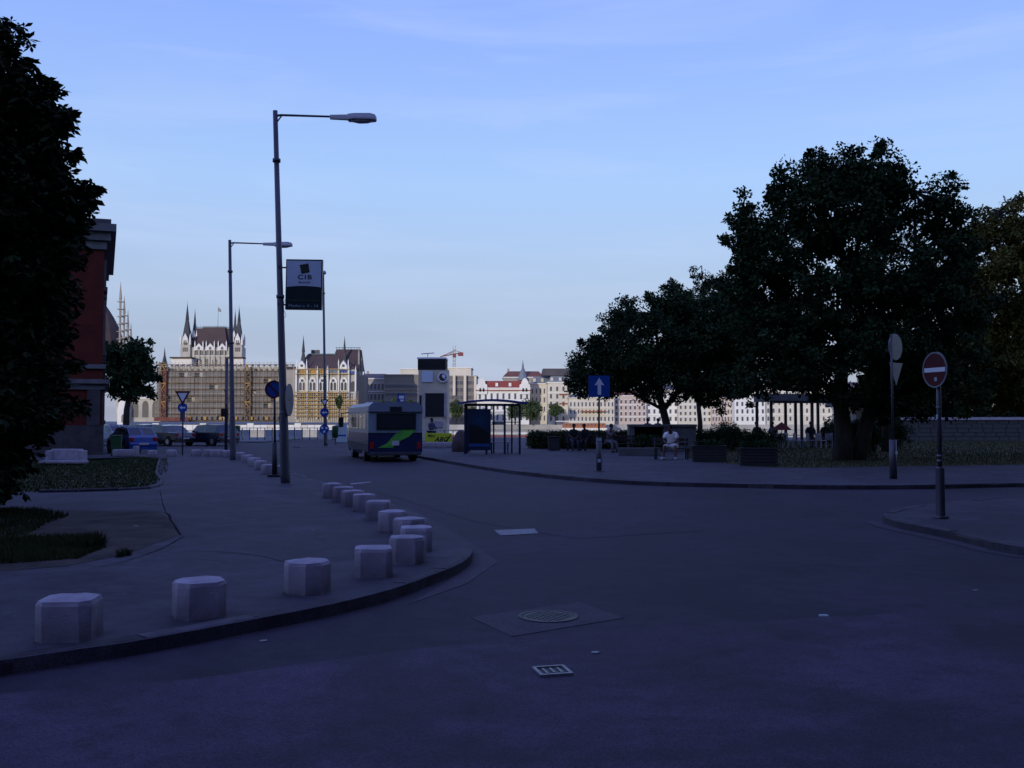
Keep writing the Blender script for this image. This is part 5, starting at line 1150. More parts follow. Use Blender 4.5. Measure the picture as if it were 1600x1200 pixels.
ps = MB().box((px_, -D2 + .06, 1.15), (pw + .14, .14, 1.95), bev=.02).build('poster_case', M['shel_blue'], sh)
MB().box((px_, -D2 - .015, 1.2), (pw, .008, 1.7)).build('poster', M['poster_sky'], ps)
hl = [(px_ - pw / 2, .5), (px_ - pw / 2, 1.35), (px_ - pw * .25, 1.38), (px_, 1.28), (px_ + pw * .25, 1.12), (px_ + pw / 2, .98), (px_ + pw / 2, .5)]
MB().prism(hl, -D2 - .026, -D2 - .0205, 'y').build('poster_hill', M['poster_hill'], ps)
MB().box((px_, -D2 - .0235, .42), (pw, .007, .14)).build('poster_band', M['poster_foot'], ps)
st_ = MB().box((.38, .25, .52), (1.0, .36, .05), bev=.015).build('seat', M['bus_white'], sh)
for x in (.0, .78): MB().box((x, .25, .25), (.06, .08, .5)).build('seat_leg', M['shel_blue'], sh)
MB().box((.35, D2 - .02, 1.46), (.62, .02, .14)).build('stop_name_board', M['sign_white'], sh); MB().box((.35, D2 - .035, 1.40), (.62, .006, .05)).build('blue_stripe', M['sign_blue'], sh)
MB().box((.95, D2 - .02, 1.50), (.85, .02, .045)).build('glass_band', M['yellow'], sh)
# brown sack/stone beside the shelter
p = P(717, 696, Ys + 3); s = MB().lathe([(.45, 0), (.5, .25), (.42, .62), (.25, .95), (.1, 1.1), (0, 1.12)], n=12).build('boulder', mat('brown_stone', (.09, .07, .065), .9, var=.4, scale=3, bump=.5), None, (p.x + .1, Ys + 3, PV)); tag(s, 'brown rounded stone block leaning by the left post of the bus shelter', 'stone')

# railing with yellow banner, low wall
Yr = 57.0
rl = empty('railing', (0, Yr, PV), 0, 'pale railing behind the bus stop carrying the yellow banner', 'railing')
x0, x1 = P(640, 690, Yr).x, P(735, 690, Yr).x
n = 7
for i in range(n + 1): x = x0 + (x1 - x0) * i / n; MB().tube([(x, 0, 0), (x, 0, 1.02)], .03, 6).build('post', M['dark_metal'], rl)
for z in (1.0, .55, .2): MB().tube([(x0, 0, z), (x1, 0, z)], .022, 6).build('rail', M['rail_blue'], rl)
MB().box(((x0 + x1) / 2, -1.2, .16), (x1 - x0, .3, .34), bev=.02).build('kerb_wall', M['concrete'], rl)
pb = P(685, 684.5, Yr - .15); bw = 42 / FPX * Yr; bh = 15.5 / FPX * Yr
bn = empty('banner', (pb.x, Yr - .12, pb.z), R(1), 'yellow advertising banner with black lettering on the railing right of the bus', 'banner')
MB().box((0, 0, 0), (bw, .03, bh), bev=.01).build('banner_cloth', M['yellow'], bn)
text('lettering', 'Mini', .24, M['black'], bn, (-bw * .27, -.018, bh * .22), (R(90), 0, 0), shear=.2, bold=.006)
text('lettering', 'ABC', .40, M['black'], bn, (bw * .10, -.018, -bh * .15), (R(90), 0, 0), shear=.3, bold=.012)
MB().prism([(.42, -.16), (.50, -.06), (.72, .2), (.75, .17), (.52, -.2), (.46, -.24), (.40, -.16)], -.022, -.016, 'y').build('tick_mark', M['black'], bn)

# ventilation / clock tower
Yt = 77.0; pt = P(678, 690, Yt); kt = Yt / FPX
tw = empty('clock_tower', (pt.x, Yt, PV), 0, 'square concrete tower with black louvre crown and round clock by the river', 'tower')
zz = lambda py: P(678, py, Yt).z - PV
xx = lambda px: (px - 678) * kt
MB().box((xx(678), 0, zz(578) / 2), (45 * kt, 45 * kt, zz(578))).build('shaft', mat('tower_concrete', (.58, .50, .38), .85, var=.25, scale=.8, bump=.2, bscale=6), tw)  # warm evening light on the shaft is mixed into its concrete colour
MB().box((xx(676), 0, (zz(562) + zz(579)) / 2), (43 * kt, 46 * kt, zz(562) - zz(579))).build('louvre_crown', M['black'], tw)
for k in range(4): MB().box((xx(676), -23.3 * kt, zz(566 + k * 3.6)), (42 * kt, .03, .03)).build('louvre', M['dark_metal'], tw)
MB().box((xx(676), 0, zz(561.0)), (45 * kt, 47 * kt, .12)).build('cap', M['sign_white'], tw)
MB().box((xx(669.5), -23.3 * kt, zz(589.5)), (17 * kt, .12, 17 * kt)).build('light_panel', M['cib_pale'], tw)
MB().box((xx(681), -23 * kt, zz(633)), (29 * kt, .08, 36 * kt)).build('screen', M['black'], tw)
f_ = MB()
for sx in (-1, 1): f_.box((xx(681) + sx * 15.5 * kt, -23.5 * kt, zz(633)), (2 * kt, .16, 38 * kt))
f_.build('screen_frame', M['concrete'], tw)
MB().box((xx(659), -22.6 * kt, zz(635)), (3 * kt, .1, 34 * kt)).build('dark_slot', M['black'], tw)
MB().box((xx(683), -23.4 * kt, zz(663)), (20 * kt, .1, 9 * kt)).build('ledge', M['concrete'], tw)
ck = MB().disc((xx(693.5), -24.5 * kt, zz(590.5)), 8 * kt, .25, n=32).build('clock', M['sign_white'], tw)
a = MB(); a.disc((xx(693.5), -24.5 * kt - .13, zz(590.5)), 5.8 * kt, .02, n=28); a.build('clock_face', mat('clock_dark', (.07, .03, .035), .5), ck)
a = MB(); yy = -24.5 * kt - .155
a.prism([(xx(693.5) - .04, zz(590.5)), (xx(693.5) + .04, zz(590.5)), (xx(693.5) + .02, zz(585.8)), (xx(693.5) - .02, zz(585.8))], yy - .01, yy + .005, 'y')
a.prism([(xx(693.5), zz(590.5) + .05), (xx(693.5), zz(590.5) - .05), (xx(698), zz(593.5) - .03), (xx(698), zz(593.5) + .03)], yy - .02, yy - .0105, 'y')
for k in range(12): t = k * math.pi / 6; a.disc((xx(693.5) + math.cos(t) * 6.9 * kt, -24.5 * kt - .13, zz(590.5) + math.sin(t) * 6.9 * kt), .03, .02, n=6)
a.disc((xx(695), yy, zz(589)), .14, .012, n=12)
a.build('clock_hands', M['sign_white'], ck)
MB().tube([(xx(658), 0, zz(553)), (xx(678), 0, zz(551.5))], .04, 5).tube([(xx(668), 0, zz(552)), (xx(668), 0, zz(561))], .03, 5).build('aerial', M['tube_grey'], tw)

# river railing left with panels, bins, white box
rr_ = empty('river_railing', (0, 80, PV), 0, 'long pale blue river railing beyond the left road junction', 'railing')
xa, xb = P(355, 690, 80).x, P(660, 690, 80).x
n = 26
for i in range(n + 1): x = xa + (xb - xa) * i / n; MB().box((x, 0, .5), (.06, .06, 1.0)).build('post', M['dark_metal'], rr_)
for z in (.98, .12): MB().box(((xa + xb) / 2, 0, z), (xb - xa, .05, .05)).build('rail', M['rail_blue'], rr_)
for i in range(0, n, 1): x = xa + (xb - xa) * (i + .5) / n; MB().box((x, .05, .52), ((xb - xa) / n * .86, .02, .62)).build('panel', M['rail_blue'], rr_) if i % 7 not in (3, 4) else None
for (px, py, Yy, lab) in ((400 - 2, 676, 70, 'green litter bin on a post just right of the second lamp post'), (524, 676, 68, 'green litter bin on a post right of the farthest lamp post')):
    px = 366 + 4 if px < 450 else px
    p = P(px, 676, Yy); s = empty('litter_bin', (p.x, Yy, 0), 0, lab, 'litter bin')
    MB().lathe([(.0, .45), (.17, .47), (.24, 1.25), (.2, 1.32), (0, 1.34)], n=14).build('bin_body', M['bin_green'], s); MB().tube([(0, .2, 0), (0, .2, 1.35)], .03, 6).build('post', M['dark_metal'], s)
p = P(534, 676, 74); s = empty('white_cabinet', (p.x, 74, 0), 0, 'white cabinet with a blue stripe left of the bus', 'cabinet')
MB().box((0, 0, .7), (.78, .4, 1.35), bev=.02).build('cabinet_body', M['white'], s); MB().box((0, -.203, .55), (.78, .01, .12)).build('stripe', M['sign_blue'], s)
o = MB().box((0, 0, .05), (.5, .4, .1)).build('kerb_block', M['concrete'], None, (P(540, 692, 60).x - 3, 60, 0)); tag(o, 'small pale concrete block on the far road left of the bus', 'concrete block')

# ------------------------------------------------------------------ cafe terrace, wall and pavilion, right
Yc = 60.0
cf = empty('cafe_canopy', (P(1245, 690, Yc).x, Yc, PV), 0, 'flat grey cafe canopy on slim dark posts, seen under the large tree', 'canopy')
kx = lambda px: (px - 1245) * Yc / FPX
zr = P(1245, 622, Yc).z - PV
MB().box((kx(1246), 0, zr), (kx(1300) - kx(1190), 4, .42)).build('roof', M['concrete_d'], cf)
for px in (1194, 1240, 1256, 1292): 
    for yy in (-1.7, 1.7): MB().box((kx(px), yy, (zr - .2) / 2), (.16, .16, zr - .2)).build('post', M['dark_metal'], cf)
MB().box((kx(1246), -1.9, zr - .3), (kx(1300) - kx(1190) - .4, .06, .12)).build('fascia', M['dark_metal'], cf)
chr_n = 0
def cafe_chair():
    root = empty('cafe_chair', (0, 0, 0)); MB().box((0, 0, .44), (.44, .44, .04), bev=.01).build('seat', M['white_chair'], root); MB().box((0, .21, .66), (.44, .04, .4), bev=.01).build('backrest', M['white_chair'], root)
    for sx in (-1, 1):
        for sy in (-1, 1): MB().box((sx * .19, sy * .19, .21), (.04, .04, .42)).build('leg', M['white_chair'], root)
    return root
c0_ = cafe_chair(); index_kids()
labs = ['leftmost white plastic cafe chair under the canopy', 'second white plastic cafe chair from the left under the canopy', 'third white plastic cafe chair from the left under the canopy', 'white cafe chair beside the seated silhouette under the canopy', 'second white cafe chair from the right under the canopy', 'rightmost white plastic cafe chair, near the large tree trunk']
for i, (px, lab) in enumerate(zip((1216, 1231, 1247, 1268, 1283, 1297), labs)):
    o = c0_ if i == 0 else copy_tree(c0_); p = P(px, 690, 55 + (i % 2) * .8); o.location = (p.x, p.y, PV); o.rotation_euler = (0, 0, .5 * i); tag(o, lab, 'chair', 'white cafe chairs')
for px, yy, c, lab in ((1266, 56.5, M['cloth_dark'], 'dark silhouetted person sitting under the cafe canopy, the tallest there'), (1290, 57.5, M['cloth_dark'], 'dark seated person close to the large tree trunk'), (1184, 57.5, M['cloth_dark'], 'dark seated person left of the canopy post'), (1209, 58, M['cloth_grey'], 'grey seated person between the first and second canopy posts')):
    p = P(px, 690, yy); person((p.x, yy, PV), R(px * 7 % 90 - 45), seated(.12, hands='knee'), lab, c, M['cloth_dark'], M['hair'], bare_arms=False, scale=1.08)
p = P(1225, 670, 57); s = empty('parasol', (p.x, 57.5, PV), 0, 'low dark red cafe parasol under the canopy', 'parasol')
MB().tube([(0, 0, 0), (0, 0, 1.5)], .02, 6).build('pole', M['dark_metal'], s); MB().lathe([(.62, 1.02), (.4, 1.22), (.0, 1.5)], n=8, smooth=False).build('parasol_canopy', M['parasol_red'], s)
p = P(1250, 690, 57); s = empty('cafe_table', (P(1240, 690, 56.6).x, 56.6, PV), 0, 'small round cafe table among the white chairs', 'table')
MB().disc((0, 0, .72), .4, .03, 'z', 20).build('tabletop', M['wood'], s); MB().tube([(0, 0, 0), (0, 0, .71)], .03, 6).build('table_leg', M['dark_metal'], s)
# stone wall of individual blocks
Yw = 76.0
sw_ = empty('stone_wall', (P(1412, 690, Yw).x, Yw, PV), 0, 'long pale stone wall with light coping at the back of the park', 'wall')
wl_len = 22.0; hw = P(1500, 652, Yw).z - PV; rows = 5; rh = (hw - .2) / rows
MB().box((wl_len / 2, .2, (hw - .2) / 2), (wl_len, .3, hw - .22)).build('core', M['wall_stone'], sw_)
me_s = [MB().box((0, 0, 0), (1.0, .1, 1.0), bev=.02).mesh('stone', M['wall_stone'])]
for r_ in range(rows):
    x = 0; 
    while x < 13.0:
        w_ = random.uniform(.7, 1.25); w_ = min(w_, 13.2 - x)
        link('stone', me_s[0], sw_, (x + w_ / 2, random.uniform(-.01, .015), rh * (r_ + .5)), None, (w_ - .03, 1, rh - .03)); x += w_
MB().box((wl_len / 2, .12, hw - .1), (wl_len + .1, .6, .22)).build('coping', M['concrete'], sw_)
pv = empty('park_pavilion', (P(1400, 690, 80).x, 82, PV), 0, 'dark flat-roofed pavilion with bright slit windows behind the stone wall', 'building')
k8 = 82 / FPX; zq = lambda py: P(1400, py, 82).z - PV
MB().box((8 * k8 + .8, 3, zq(652) / 2), (120 * k8, 5, zq(652))).build('wall', M['concrete_d'], pv)
MB().box((8 * k8, 2.0, zq(636) + .3), (135 * k8, 8, .5)).build('roof', M['concrete_d'], pv)
MB().box((8 * k8, 3.4, (zq(652) + zq(636)) / 2), (110 * k8, 4, zq(636) - zq(652))).build('clerestory', M['winglass'], pv)
for px, py, w_, h_ in ((1382, 652, 5, 14), (1405, 646, 10, 18), (1390, 668, 7, 7), (1330, 668, 12, 12), (1352, 650, 8, 14)):
    MB().box(((px - 1400) * k8, .45, zq(py)), (w_ * k8, .08, h_ * k8)).build('window', M['frame'], pv)

# ------------------------------------------------------------------ far bank: generic building
def win_mesh(w, h, m=None, arch=False):
    b = MB()
    if arch:
        pts = [(-w / 2, 0), (w / 2, 0), (w / 2, h * .7)] + [(w / 2 * math.cos(t), h * .7 + h * .3 * math.sin(t)) for t in (.5, 1.05, 1.57, 2.1, 2.64)] + [(-w / 2, h * .7)]
    else: pts = [(-w / 2, 0), (w / 2, 0), (w / 2, h), (-w / 2, h)]
    b.prism(pts, -.12, .1, 'y'); return b.mesh('window', m or M['far_win'])
def far_building(px0, px1, top, Y, wall, label, rows=4, cols=8, depth=22, roof=None, rtop=None, roofm=None, base=660, winw=.42, winh=.55, arch=False, cornice=True, name='riverside_building', cm_=None, hip=True, yaw=0.0, rows_top_gap=1.2, balcony=False):
    k = Y / FPX; cxp = (px0 + px1) / 2; root = empty(name, (P(cxp, 658, Y).x, Y, 0), yaw, label, 'building', 'buildings on the far river bank')
    W = (px1 - px0) * k; H = P(cxp, top, Y).z
    MB().box((0, depth / 2, H / 2), (W, depth, H)).build('wall', wall, root)
    if cornice:
        MB().box((0, depth / 2, H + .15), (W + 1.0, depth + 1.0, .5)).build('cornice', cm_ or M['far_white'], root)
    if roof == 'hip' and rtop:
        zr0 = H + .42; zr1 = P(cxp, rtop, Y).z; ins = min(W * .16, (zr1 - zr0) * .9) if hip else 0
        a, bq = W / 2 + .3, depth + .3
        vs = [(-a, -.3, zr0), (a, -.3, zr0), (a, bq, zr0), (-a, bq, zr0), (-a + ins, depth * .35, zr1), (a - ins, depth * .35, zr1), (a - ins, depth * .65, zr1), (-a + ins, depth * .65, zr1)]
        rf = MB().add(vs, [(0, 1, 5, 4), (1, 2, 6, 5), (2, 3, 7, 6), (3, 0, 4, 7), (4, 5, 6, 7)]).build('roof', roofm or M['roof_dark'], root)
        for i in range(max(1, int(W / 9))):
            MB().box((-W * .4 + i * W * .8 / max(1, int(W / 9)) + random.uniform(0, 2), depth * .5, zr1 + .6), (1.1, .8, 2.2)).build('chimney', M['far_taupe'], rf)
    elif roof == 'mansard' and rtop:
        zr0 = H + .42; zr1 = P(cxp, rtop, Y).z; a = W / 2; ins = 1.6
        vs = [(-a, 0, zr0), (a, 0, zr0), (a, depth, zr0), (-a, depth, zr0), (-a + ins, ins, zr1), (a - ins, ins, zr1), (a - ins, depth - ins, zr1), (-a + ins, depth - ins, zr1)]
        rf = MB().add(vs, [(0, 1, 5, 4), (1, 2, 6, 5), (2, 3, 7, 6), (3, 0, 4, 7), (4, 5, 6, 7)]).build('roof', roofm or M['roof_grey'], root)
        nd = max(3, cols // 2)
        for i in range(nd):
            x = -W / 2 + W * (i + .5) / nd; MB().box((x, .9, zr0 + (zr1 - zr0) * .45), (1.3, 1.2, (zr1 - zr0) * .5)).build('dormer', wall, rf)
    if rows:
        zb = 1.0; sh_ = (H - zb - rows_top_gap) / rows; sw2 = W / cols
        wm = win_mesh(sw2 * winw, sh_ * winh, arch=arch)
        sur = MB().box((0, 0, sh_ * winh + .12), (sw2 * winw + .5, .3, .25)).mesh('lintel', cm_ or M['far_white'])
        for r_ in range(rows):
            for c in range(cols):
                x = -W / 2 + sw2 * (c + .5); z = zb + sh_ * (r_ + .22)
                if z + sh_ * .5 < -1: continue
                wo_ = link('window', wm, root, (x, -.05, z)); link('lintel', sur, wo_)
        for r_ in range(1, rows):
            if r_ in (1, rows - 1): MB().box((0, -.15, zb + sh_ * r_ - .05), (W + .3, .3, .3)).build('string_course', cm_ or M['far_white'], root)
    return root, W, H, k
FB = far_building
FB(560, 606, 592, 520, M['far_taupe'], 'taupe riverside block with stepped roof right of the parliament wing', 4, 8, roof='hip', rtop=583, roofm=M['roof_dark'])
FB(600, 662, 586, 500, M['far_brown'], 'brown-grey office block left of the clock tower', 5, 1, roof='', cornice=True, cm_=M['far_taupe'], rows_top_gap=3, winw=.93, winh=.35)
FB(625, 668, 577, 560, M['far_cream'], 'pale rooftop storeys rising behind the brown-grey office block', 2, 6, roof='')
FB(697, 744, 588, 490, M['far_grey'], 'dark grey modern office with pale vertical fins right of the clock tower', 6, 7, roof='', cm_=M['far_taupe'], winw=.7, winh=.5)
r_, W, H, k = FB(697, 736, 575, 512, M['far_cream'], 'cream penthouse storeys above the dark grey modern office', 2, 6, roof='')
fin = empty('facade_fins', (P(720, 658, 489).x, 488.6, 0), 0, 'pale vertical fins standing on the dark grey office front', 'facade')
for px, y0_, y1_ in ((709.5, 585, 618), (726.5, 585, 628), (742.5, 588, 628)):
    zt_, zb_ = P(px, y0_, 488.6).z, P(px, y1_, 488.6).z; MB().box(((px - 720) * 488.6 / FPX, 0, (zt_ + zb_) / 2), (4 * 488.6 / FPX, .9, zt_ - zb_)).build('fin', M['far_cream'], fin)
# white building with red roof and two gables
r_, W, H, k = FB(745, 828, 607, 470, M['far_white'], 'white riverside building with crimson roof and two ornate gables', 3, 9, roof='mansard', rtop=595, roofm=M['roof_red'], winw=.32, arch=False)
for px in (753, 820):
    x = (px - 786.5) * k; gz = H + .4; g = MB().prism([(x - 2.6, gz - 3.2), (x + 2.6, gz - 3.2), (x + 2.6, gz + 1.4), (x + 1.7, gz + 1.9), (x + 1.5, gz + 3.2), (x + .8, gz + 4.2), (x, gz + 4.8), (x - .8, gz + 4.2), (x - 1.5, gz + 3.2), (x - 1.7, gz + 1.9), (x - 2.6, gz + 1.4)], -.7, .3, 'y').build('gable', M['far_white'], r_)
    for dx in (-.8, .8): MB().prism([(x + dx - .45, gz - 2), (x + dx + .45, gz - 2), (x + dx + .45, gz - .6), (x + dx, gz - .1), (x + dx - .45, gz - .6)], -.85, -.7, 'y').build('window', M['par_dark'], g)
MB().box((0, -.4, H - 1.0), (W + 1, .9, .45)).build('cornice', M['roof_red'], r_)
# rust roofed block with spire behind
r_, W, H, k = FB(786, 850, 590, 540, M['far_taupe'], 'rust-roofed block with a pointed zinc turret behind the white building', 2, 8, roof='hip', rtop=579, roofm=M['roof_rust'])
MB().spire(((817 - 818) * k, 0, 0), 3.4, H - 1.5, P(817, 571, 540).z, 8).spire(((817 - 818) * k, 0, 0), .7, P(817, 574, 540).z, P(817, 562, 540).z, 6).build('turret', M['roof_grey'], r_)
r_, W, H, k = FB(829, 866, 600, 480, M['far_cream'], 'cream apartment block with zinc mansard left of the great corner block', 4, 6, roof='mansard', rtop=588, roofm=M['roof_grey'], winw=.3)
r_, W, H, k = FB(856, 895, 598, 465, M['far_cream'], 'tall cream corner block with dark glazed attic left of the broad tree', 5, 4, roof='mansard', rtop=587, roofm=M['roof_grey'], winw=.3, winh=.6)
MB().box((0, 8, P(866, 581, 465).z), (W + 6, 14, 3.4), taper=.08).build('attic', M['roof_dark'], r_)
for z in (.72, .50): MB().box((1.5, -.5, H * z), (4.2, 1.0, .5)).build('balcony', M['roof_red'], r_)
r_, W, H, k = FB(889, 960, 622, 455, M['far_cream'], 'long low cream building with dark roof edge behind the blue arrow sign', 3, 12, roof='hip', rtop=617, roofm=M['roof_grey'], winw=.35, cm_=M['far_cream'])
MB().box((.5, -1.2, H * .50), (W * .55, 2.4, .5)).build('awning', M['orange'], r_)
FB(960, 1010, 619, 460, M['far_pink'], 'pinkish riverside house seen under the broad tree', 4, 7, roof='hip', rtop=608, roofm=M['roof_rust'], winw=.35)
FB(1010, 1060, 610, 462, M['far_white'], 'white house left of the broad tree trunk on the far bank', 4, 6, roof='hip', rtop=600, roofm=M['roof_dark'], winw=.35)
FB(1060, 1112, 618, 458, M['far_cream'], 'cream house between the two slender trunks on the far bank', 4, 7, roof='hip', rtop=608, roofm=M['roof_rust'], winw=.35)
FB(1112, 1150, 622, 456, M['far_pink'], 'rose house with a row of narrow windows left of the white bay building', 3, 8, roof='hip', rtop=612, roofm=M['roof_dark'], winw=.38)
FB(1148, 1196, 598, 450, M['far_white'], 'tall white building with large windows left of the cafe canopy', 5, 6, roof='mansard', rtop=585, roofm=M['roof_grey'], winw=.36)
FB(1196, 1300, 606, 452, M['far_cream'], 'long yellow-cream palace seen between the canopy posts', 4, 12, roof='hip', rtop=590, roofm=M['roof_rust'], winw=.3, arch=True)
FB(1300, 1420, 612, 454, M['far_white'], 'pale far building hidden mostly behind the largest tree', 4, 12, roof='hip', rtop=596, roofm=M['roof_dark'])
FB(1420, 1600, 604, 458, M['far_cream'], 'cream far building showing through the right-hand tree crowns', 4, 14, roof='hip', rtop=590, roofm=M['roof_rust'])
FB(1600, 1760, 606, 458, M['far_pink'], 'pink far building beyond the right edge of the view', 4, 12, roof='hip', rtop=590, roofm=M['roof_dark'])
FB(-60, 120, 606, 470, M['far_cream'], 'cream far building hidden behind the near chestnut tree', 4, 12, roof='hip', rtop=590, roofm=M['roof_rust'])
# orange awning terrace boat and moored ship
sp = empty('moored_ship', (P(912, 658, 432).x, 430, -6), 0, 'long white river ship with orange deck moored at the far quay', 'ship')
k = 430 / FPX
MB().box((0, 0, 4.0), (70 * k, 6, 1.2)).build('hull', M['hoard_white'], sp); MB().box((0, 0, 5.6), (66 * k, 5.4, 2.2)).build('deck_house', M['orange'], sp)
for i in range(11): MB().box((-28 * k + i * 5.6 * k, -2.75, 6.1), (2.2 * k, .12, .9)).build('window', M['far_win'], sp)
MB().box((-8 * k, 0, 7.6), (72 * k, 6.2, .35)).build('sun_deck', M['hoard_white'], sp); MB().box((0, 0, 1.7), (70 * k, 6.5, 3.4)).build('waterline', M['far_taupe'], sp)
sp = empty('landing_boat', (P(740, 658, 300).x, 300, -6), 0, 'flat dark red and white river boat on the water beyond the hedge', 'boat')
MB().prism([(-12, 1.2), (30, 1.2), (33, 3.2), (-14, 3.2)], -3, 3, 'y').build('hull', M['roof_red'], sp); MB().box((8, 0, 3.9), (40, 5.4, .5)).build('deck', M['hoard_white'], sp)
# quay strip details: hoardings, parked vans, low walls
hb = empty('site_hoarding', (P(330, 658, 436).x, 440, 0), 0, 'long cream builders hoarding along the quay under the parliament scaffolding', 'fence')
for i in range(30): MB().box((-36 + i * 3.1, 0, -1.6 + (.4 if i % 7 == 3 else 0)), (2.9, .2, 3.0 + (.8 if i % 7 == 3 else 0))).build('panel', M['hoard_white'] if i % 5 else M['far_cream'], hb)

# far trees along the quay
def far_tree(px, py, Y, rx, rz, label, m=None, mid=None):
    c = P(px, py, Y); k = Y / FPX; base = Vector((c.x, Y, 0)); root = empty('riverside_tree', base, 0, label, 'tree', 'trees along the far quay')
    MB().tube([(0, 0, 0), (0, 0, c.z)], [.4, .2], 7).build('trunk', M['bark'], root)
    n_ = int(14 + rx * rz / 6); d = rng.normal(0, 1, (n_, 3)); d /= np.linalg.norm(d, axis=1)[:, None]; q_ = rng.uniform(.2, 1, n_) ** .5
    C = np.array([0, 0, c.z]) + d * q_[:, None] * np.array([rx * k * .85, rx * k * .7, rz * k * .85])
    V = leaf_cloud(C, 60, rng.uniform(.7, 1.2, n_) * rx * k * .32, .75, .5, 0); V[:, 2] = np.maximum(V[:, 2], .3)
    raw('crown', V, 4, m or M['leaf_far'], root)['kind'] = 'stuff'
for a in ((592, 640, 440, 14, 16, 'green tree on the far quay just left above the bus roof'), (620, 636, 442, 14, 15, 'green tree on the far quay behind the bus stop flag'), (640, 636, 444, 10, 13, 'green tree on the far quay left of the clock tower'), (712, 640, 446, 13, 17, 'green tree on the far quay right of the clock tower'), (737, 645, 446, 10, 10, 'small green tree on the far quay above the shelter roof end'),
          (828, 640, 440, 20, 18, 'wide dull olive tree on the far quay right of the shelter'), (805, 643, 441, 14, 14, 'olive tree on the far quay seen through the shelter'), (868, 642, 443, 13, 13, 'darker round tree on the far quay before the cream corner block'), (530, 628, 436, 5, 14, 'slim green tree standing before the orange scaffolding')):
    far_tree(*a)

# crane
kc = 620 / FPX
cn_ = empty('tower_crane', (P(709.5, 658, 620).x, 620, 0), 0, 'grey tower crane with red jib behind the modern office', 'crane')
a = MB(); zt = P(709, 540, 620).z
for sx in (-1, 1):
    for sy in (-1, 1): a.box((sx * .8, sy * .8, zt / 2), (.35, .35, zt))
for i in range(int(zt / 2.2)): z = i * 2.2; a.tube([(-.8, -.8, z), (.8, -.8, z + 2.2)], .14, 4); a.tube([(.8, -.8, z), (-.8, -.8, z + 2.2)], .14, 4)
a.build('mast', M['tube_grey'], cn_)
zj = P(709, 553, 620).z; a = MB()
a.tube([(-22 * kc, 0, zj - 1.8), (12 * kc, 0, zj + .8)], .3, 4); a.tube([(-22 * kc, 0, zj - 1.8), (0, 0, zj + 1.9)], .15, 4); a.tube([(12 * kc, 0, zj + .8), (0, 0, zj + 2.4)], .15, 4)
for i in range(10): t = i / 10; a.tube([(-22 * kc * (1 - t), 0, zj - 1.8 * (1 - t) + .1), (-22 * kc * (1 - t) + 1.2, 0, zj - 1.8 * (1 - t) + .1 + 3.4 * t)], .12, 4)
a.build('jib', M['crane_red'], cn_); MB().box((10 * kc, 0, zj - .2), (3.4, 2, 2.2)).build('counterweight', M['crane_red'], cn_); MB().box((.2, -1.2, zj - 1), (2.2, 1.6, 2.4)).build('cab', M['crane_red'], cn_)

# ------------------------------------------------------------------ parliament, left part with chamber roof
YP = 470.0; kp = YP / FPX
par = empty('parliament_building', (P(325, 658, YP).x, YP, 0), 0, 'neo-gothic parliament with steep brown roof, white gables and dark corner spires', 'building')
X = lambda px: (px - 325) * kp
Z = lambda py: P(325, py, YP).z
def pbox(mb, a, b, t, bo, y0, y1): mb.box(((X(a) + X(b)) / 2, (y0 + y1) / 2, (Z(t) + Z(bo)) / 2), (X(b) - X(a), y1 - y0, Z(t) - Z(bo))); return mb
pbox(MB(), 246, 462, 576, 659, 0, 30).build('wall', M['par_wall'], par)
pbox(MB(), 246, 462, 573, 576, -.6, 30.6).build('parapet', M['par_wall'], par)
pbox(MB(), 275, 372, 541, 576, 6, 12).build('chamber_wall', M['par_wall'], par)
pbox(MB(), 264, 296, 560, 576, 2, 6).build('terrace_wall', M['far_white'], par); pbox(MB(), 352, 377, 560, 576, 2, 6).build('terrace_wall', M['far_white'], par)
pbox(MB(), 263, 297, 557.5, 559.5, .5, 6).build('terrace_roof', M['par_roof'], par); pbox(MB(), 350, 378, 557.5, 559.5, .5, 6).build('terrace_roof', M['par_roof'], par)
# main steep roof: lower wings and protruding trapezoid
a, b_ = X(288), X(364); vs = [(a, 7, Z(541)), (b_, 7, Z(541)), (b_, 15, Z(541)), (a, 15, Z(541)), (X(294), 10, Z(510)), (X(358), 10, Z(510)), (X(358), 12, Z(510)), (X(294), 12, Z(510))]
MB().add(vs, [(0, 1, 5, 4), (1, 2, 6, 5), (2, 3, 7, 6), (3, 0, 4, 7), (4, 5, 6, 7)]).build('roof', M['par_roof'], par)
vs = [(X(297), 5.5, Z(537)), (X(348), 5.5, Z(537)), (X(348), 14, Z(537)), (X(297), 14, Z(537)), (X(306), 9, Z(508.5)), (X(341), 9, Z(508.5)), (X(341), 12, Z(508.5)), (X(306), 12, Z(508.5))]
MB().add(vs, [(0, 1, 5, 4), (1, 2, 6, 5), (2, 3, 7, 6), (3, 0, 4, 7), (4, 5, 6, 7)]).build('roof', M['par_roof'], par)
a = MB(); a.box((X(324), 9.5, Z(507.6)), (X(342) - X(306), .2, .25)); a.box((X(326), 11, Z(508.4)), (X(358) - X(294), .2, .25))
for i in range(26): a.box((X(295) + i * (X(357) - X(295)) / 25, 11, Z(507.6)), (.12, .12, 1.4))
a.build('ridge_crest', M['verdigris'], par)
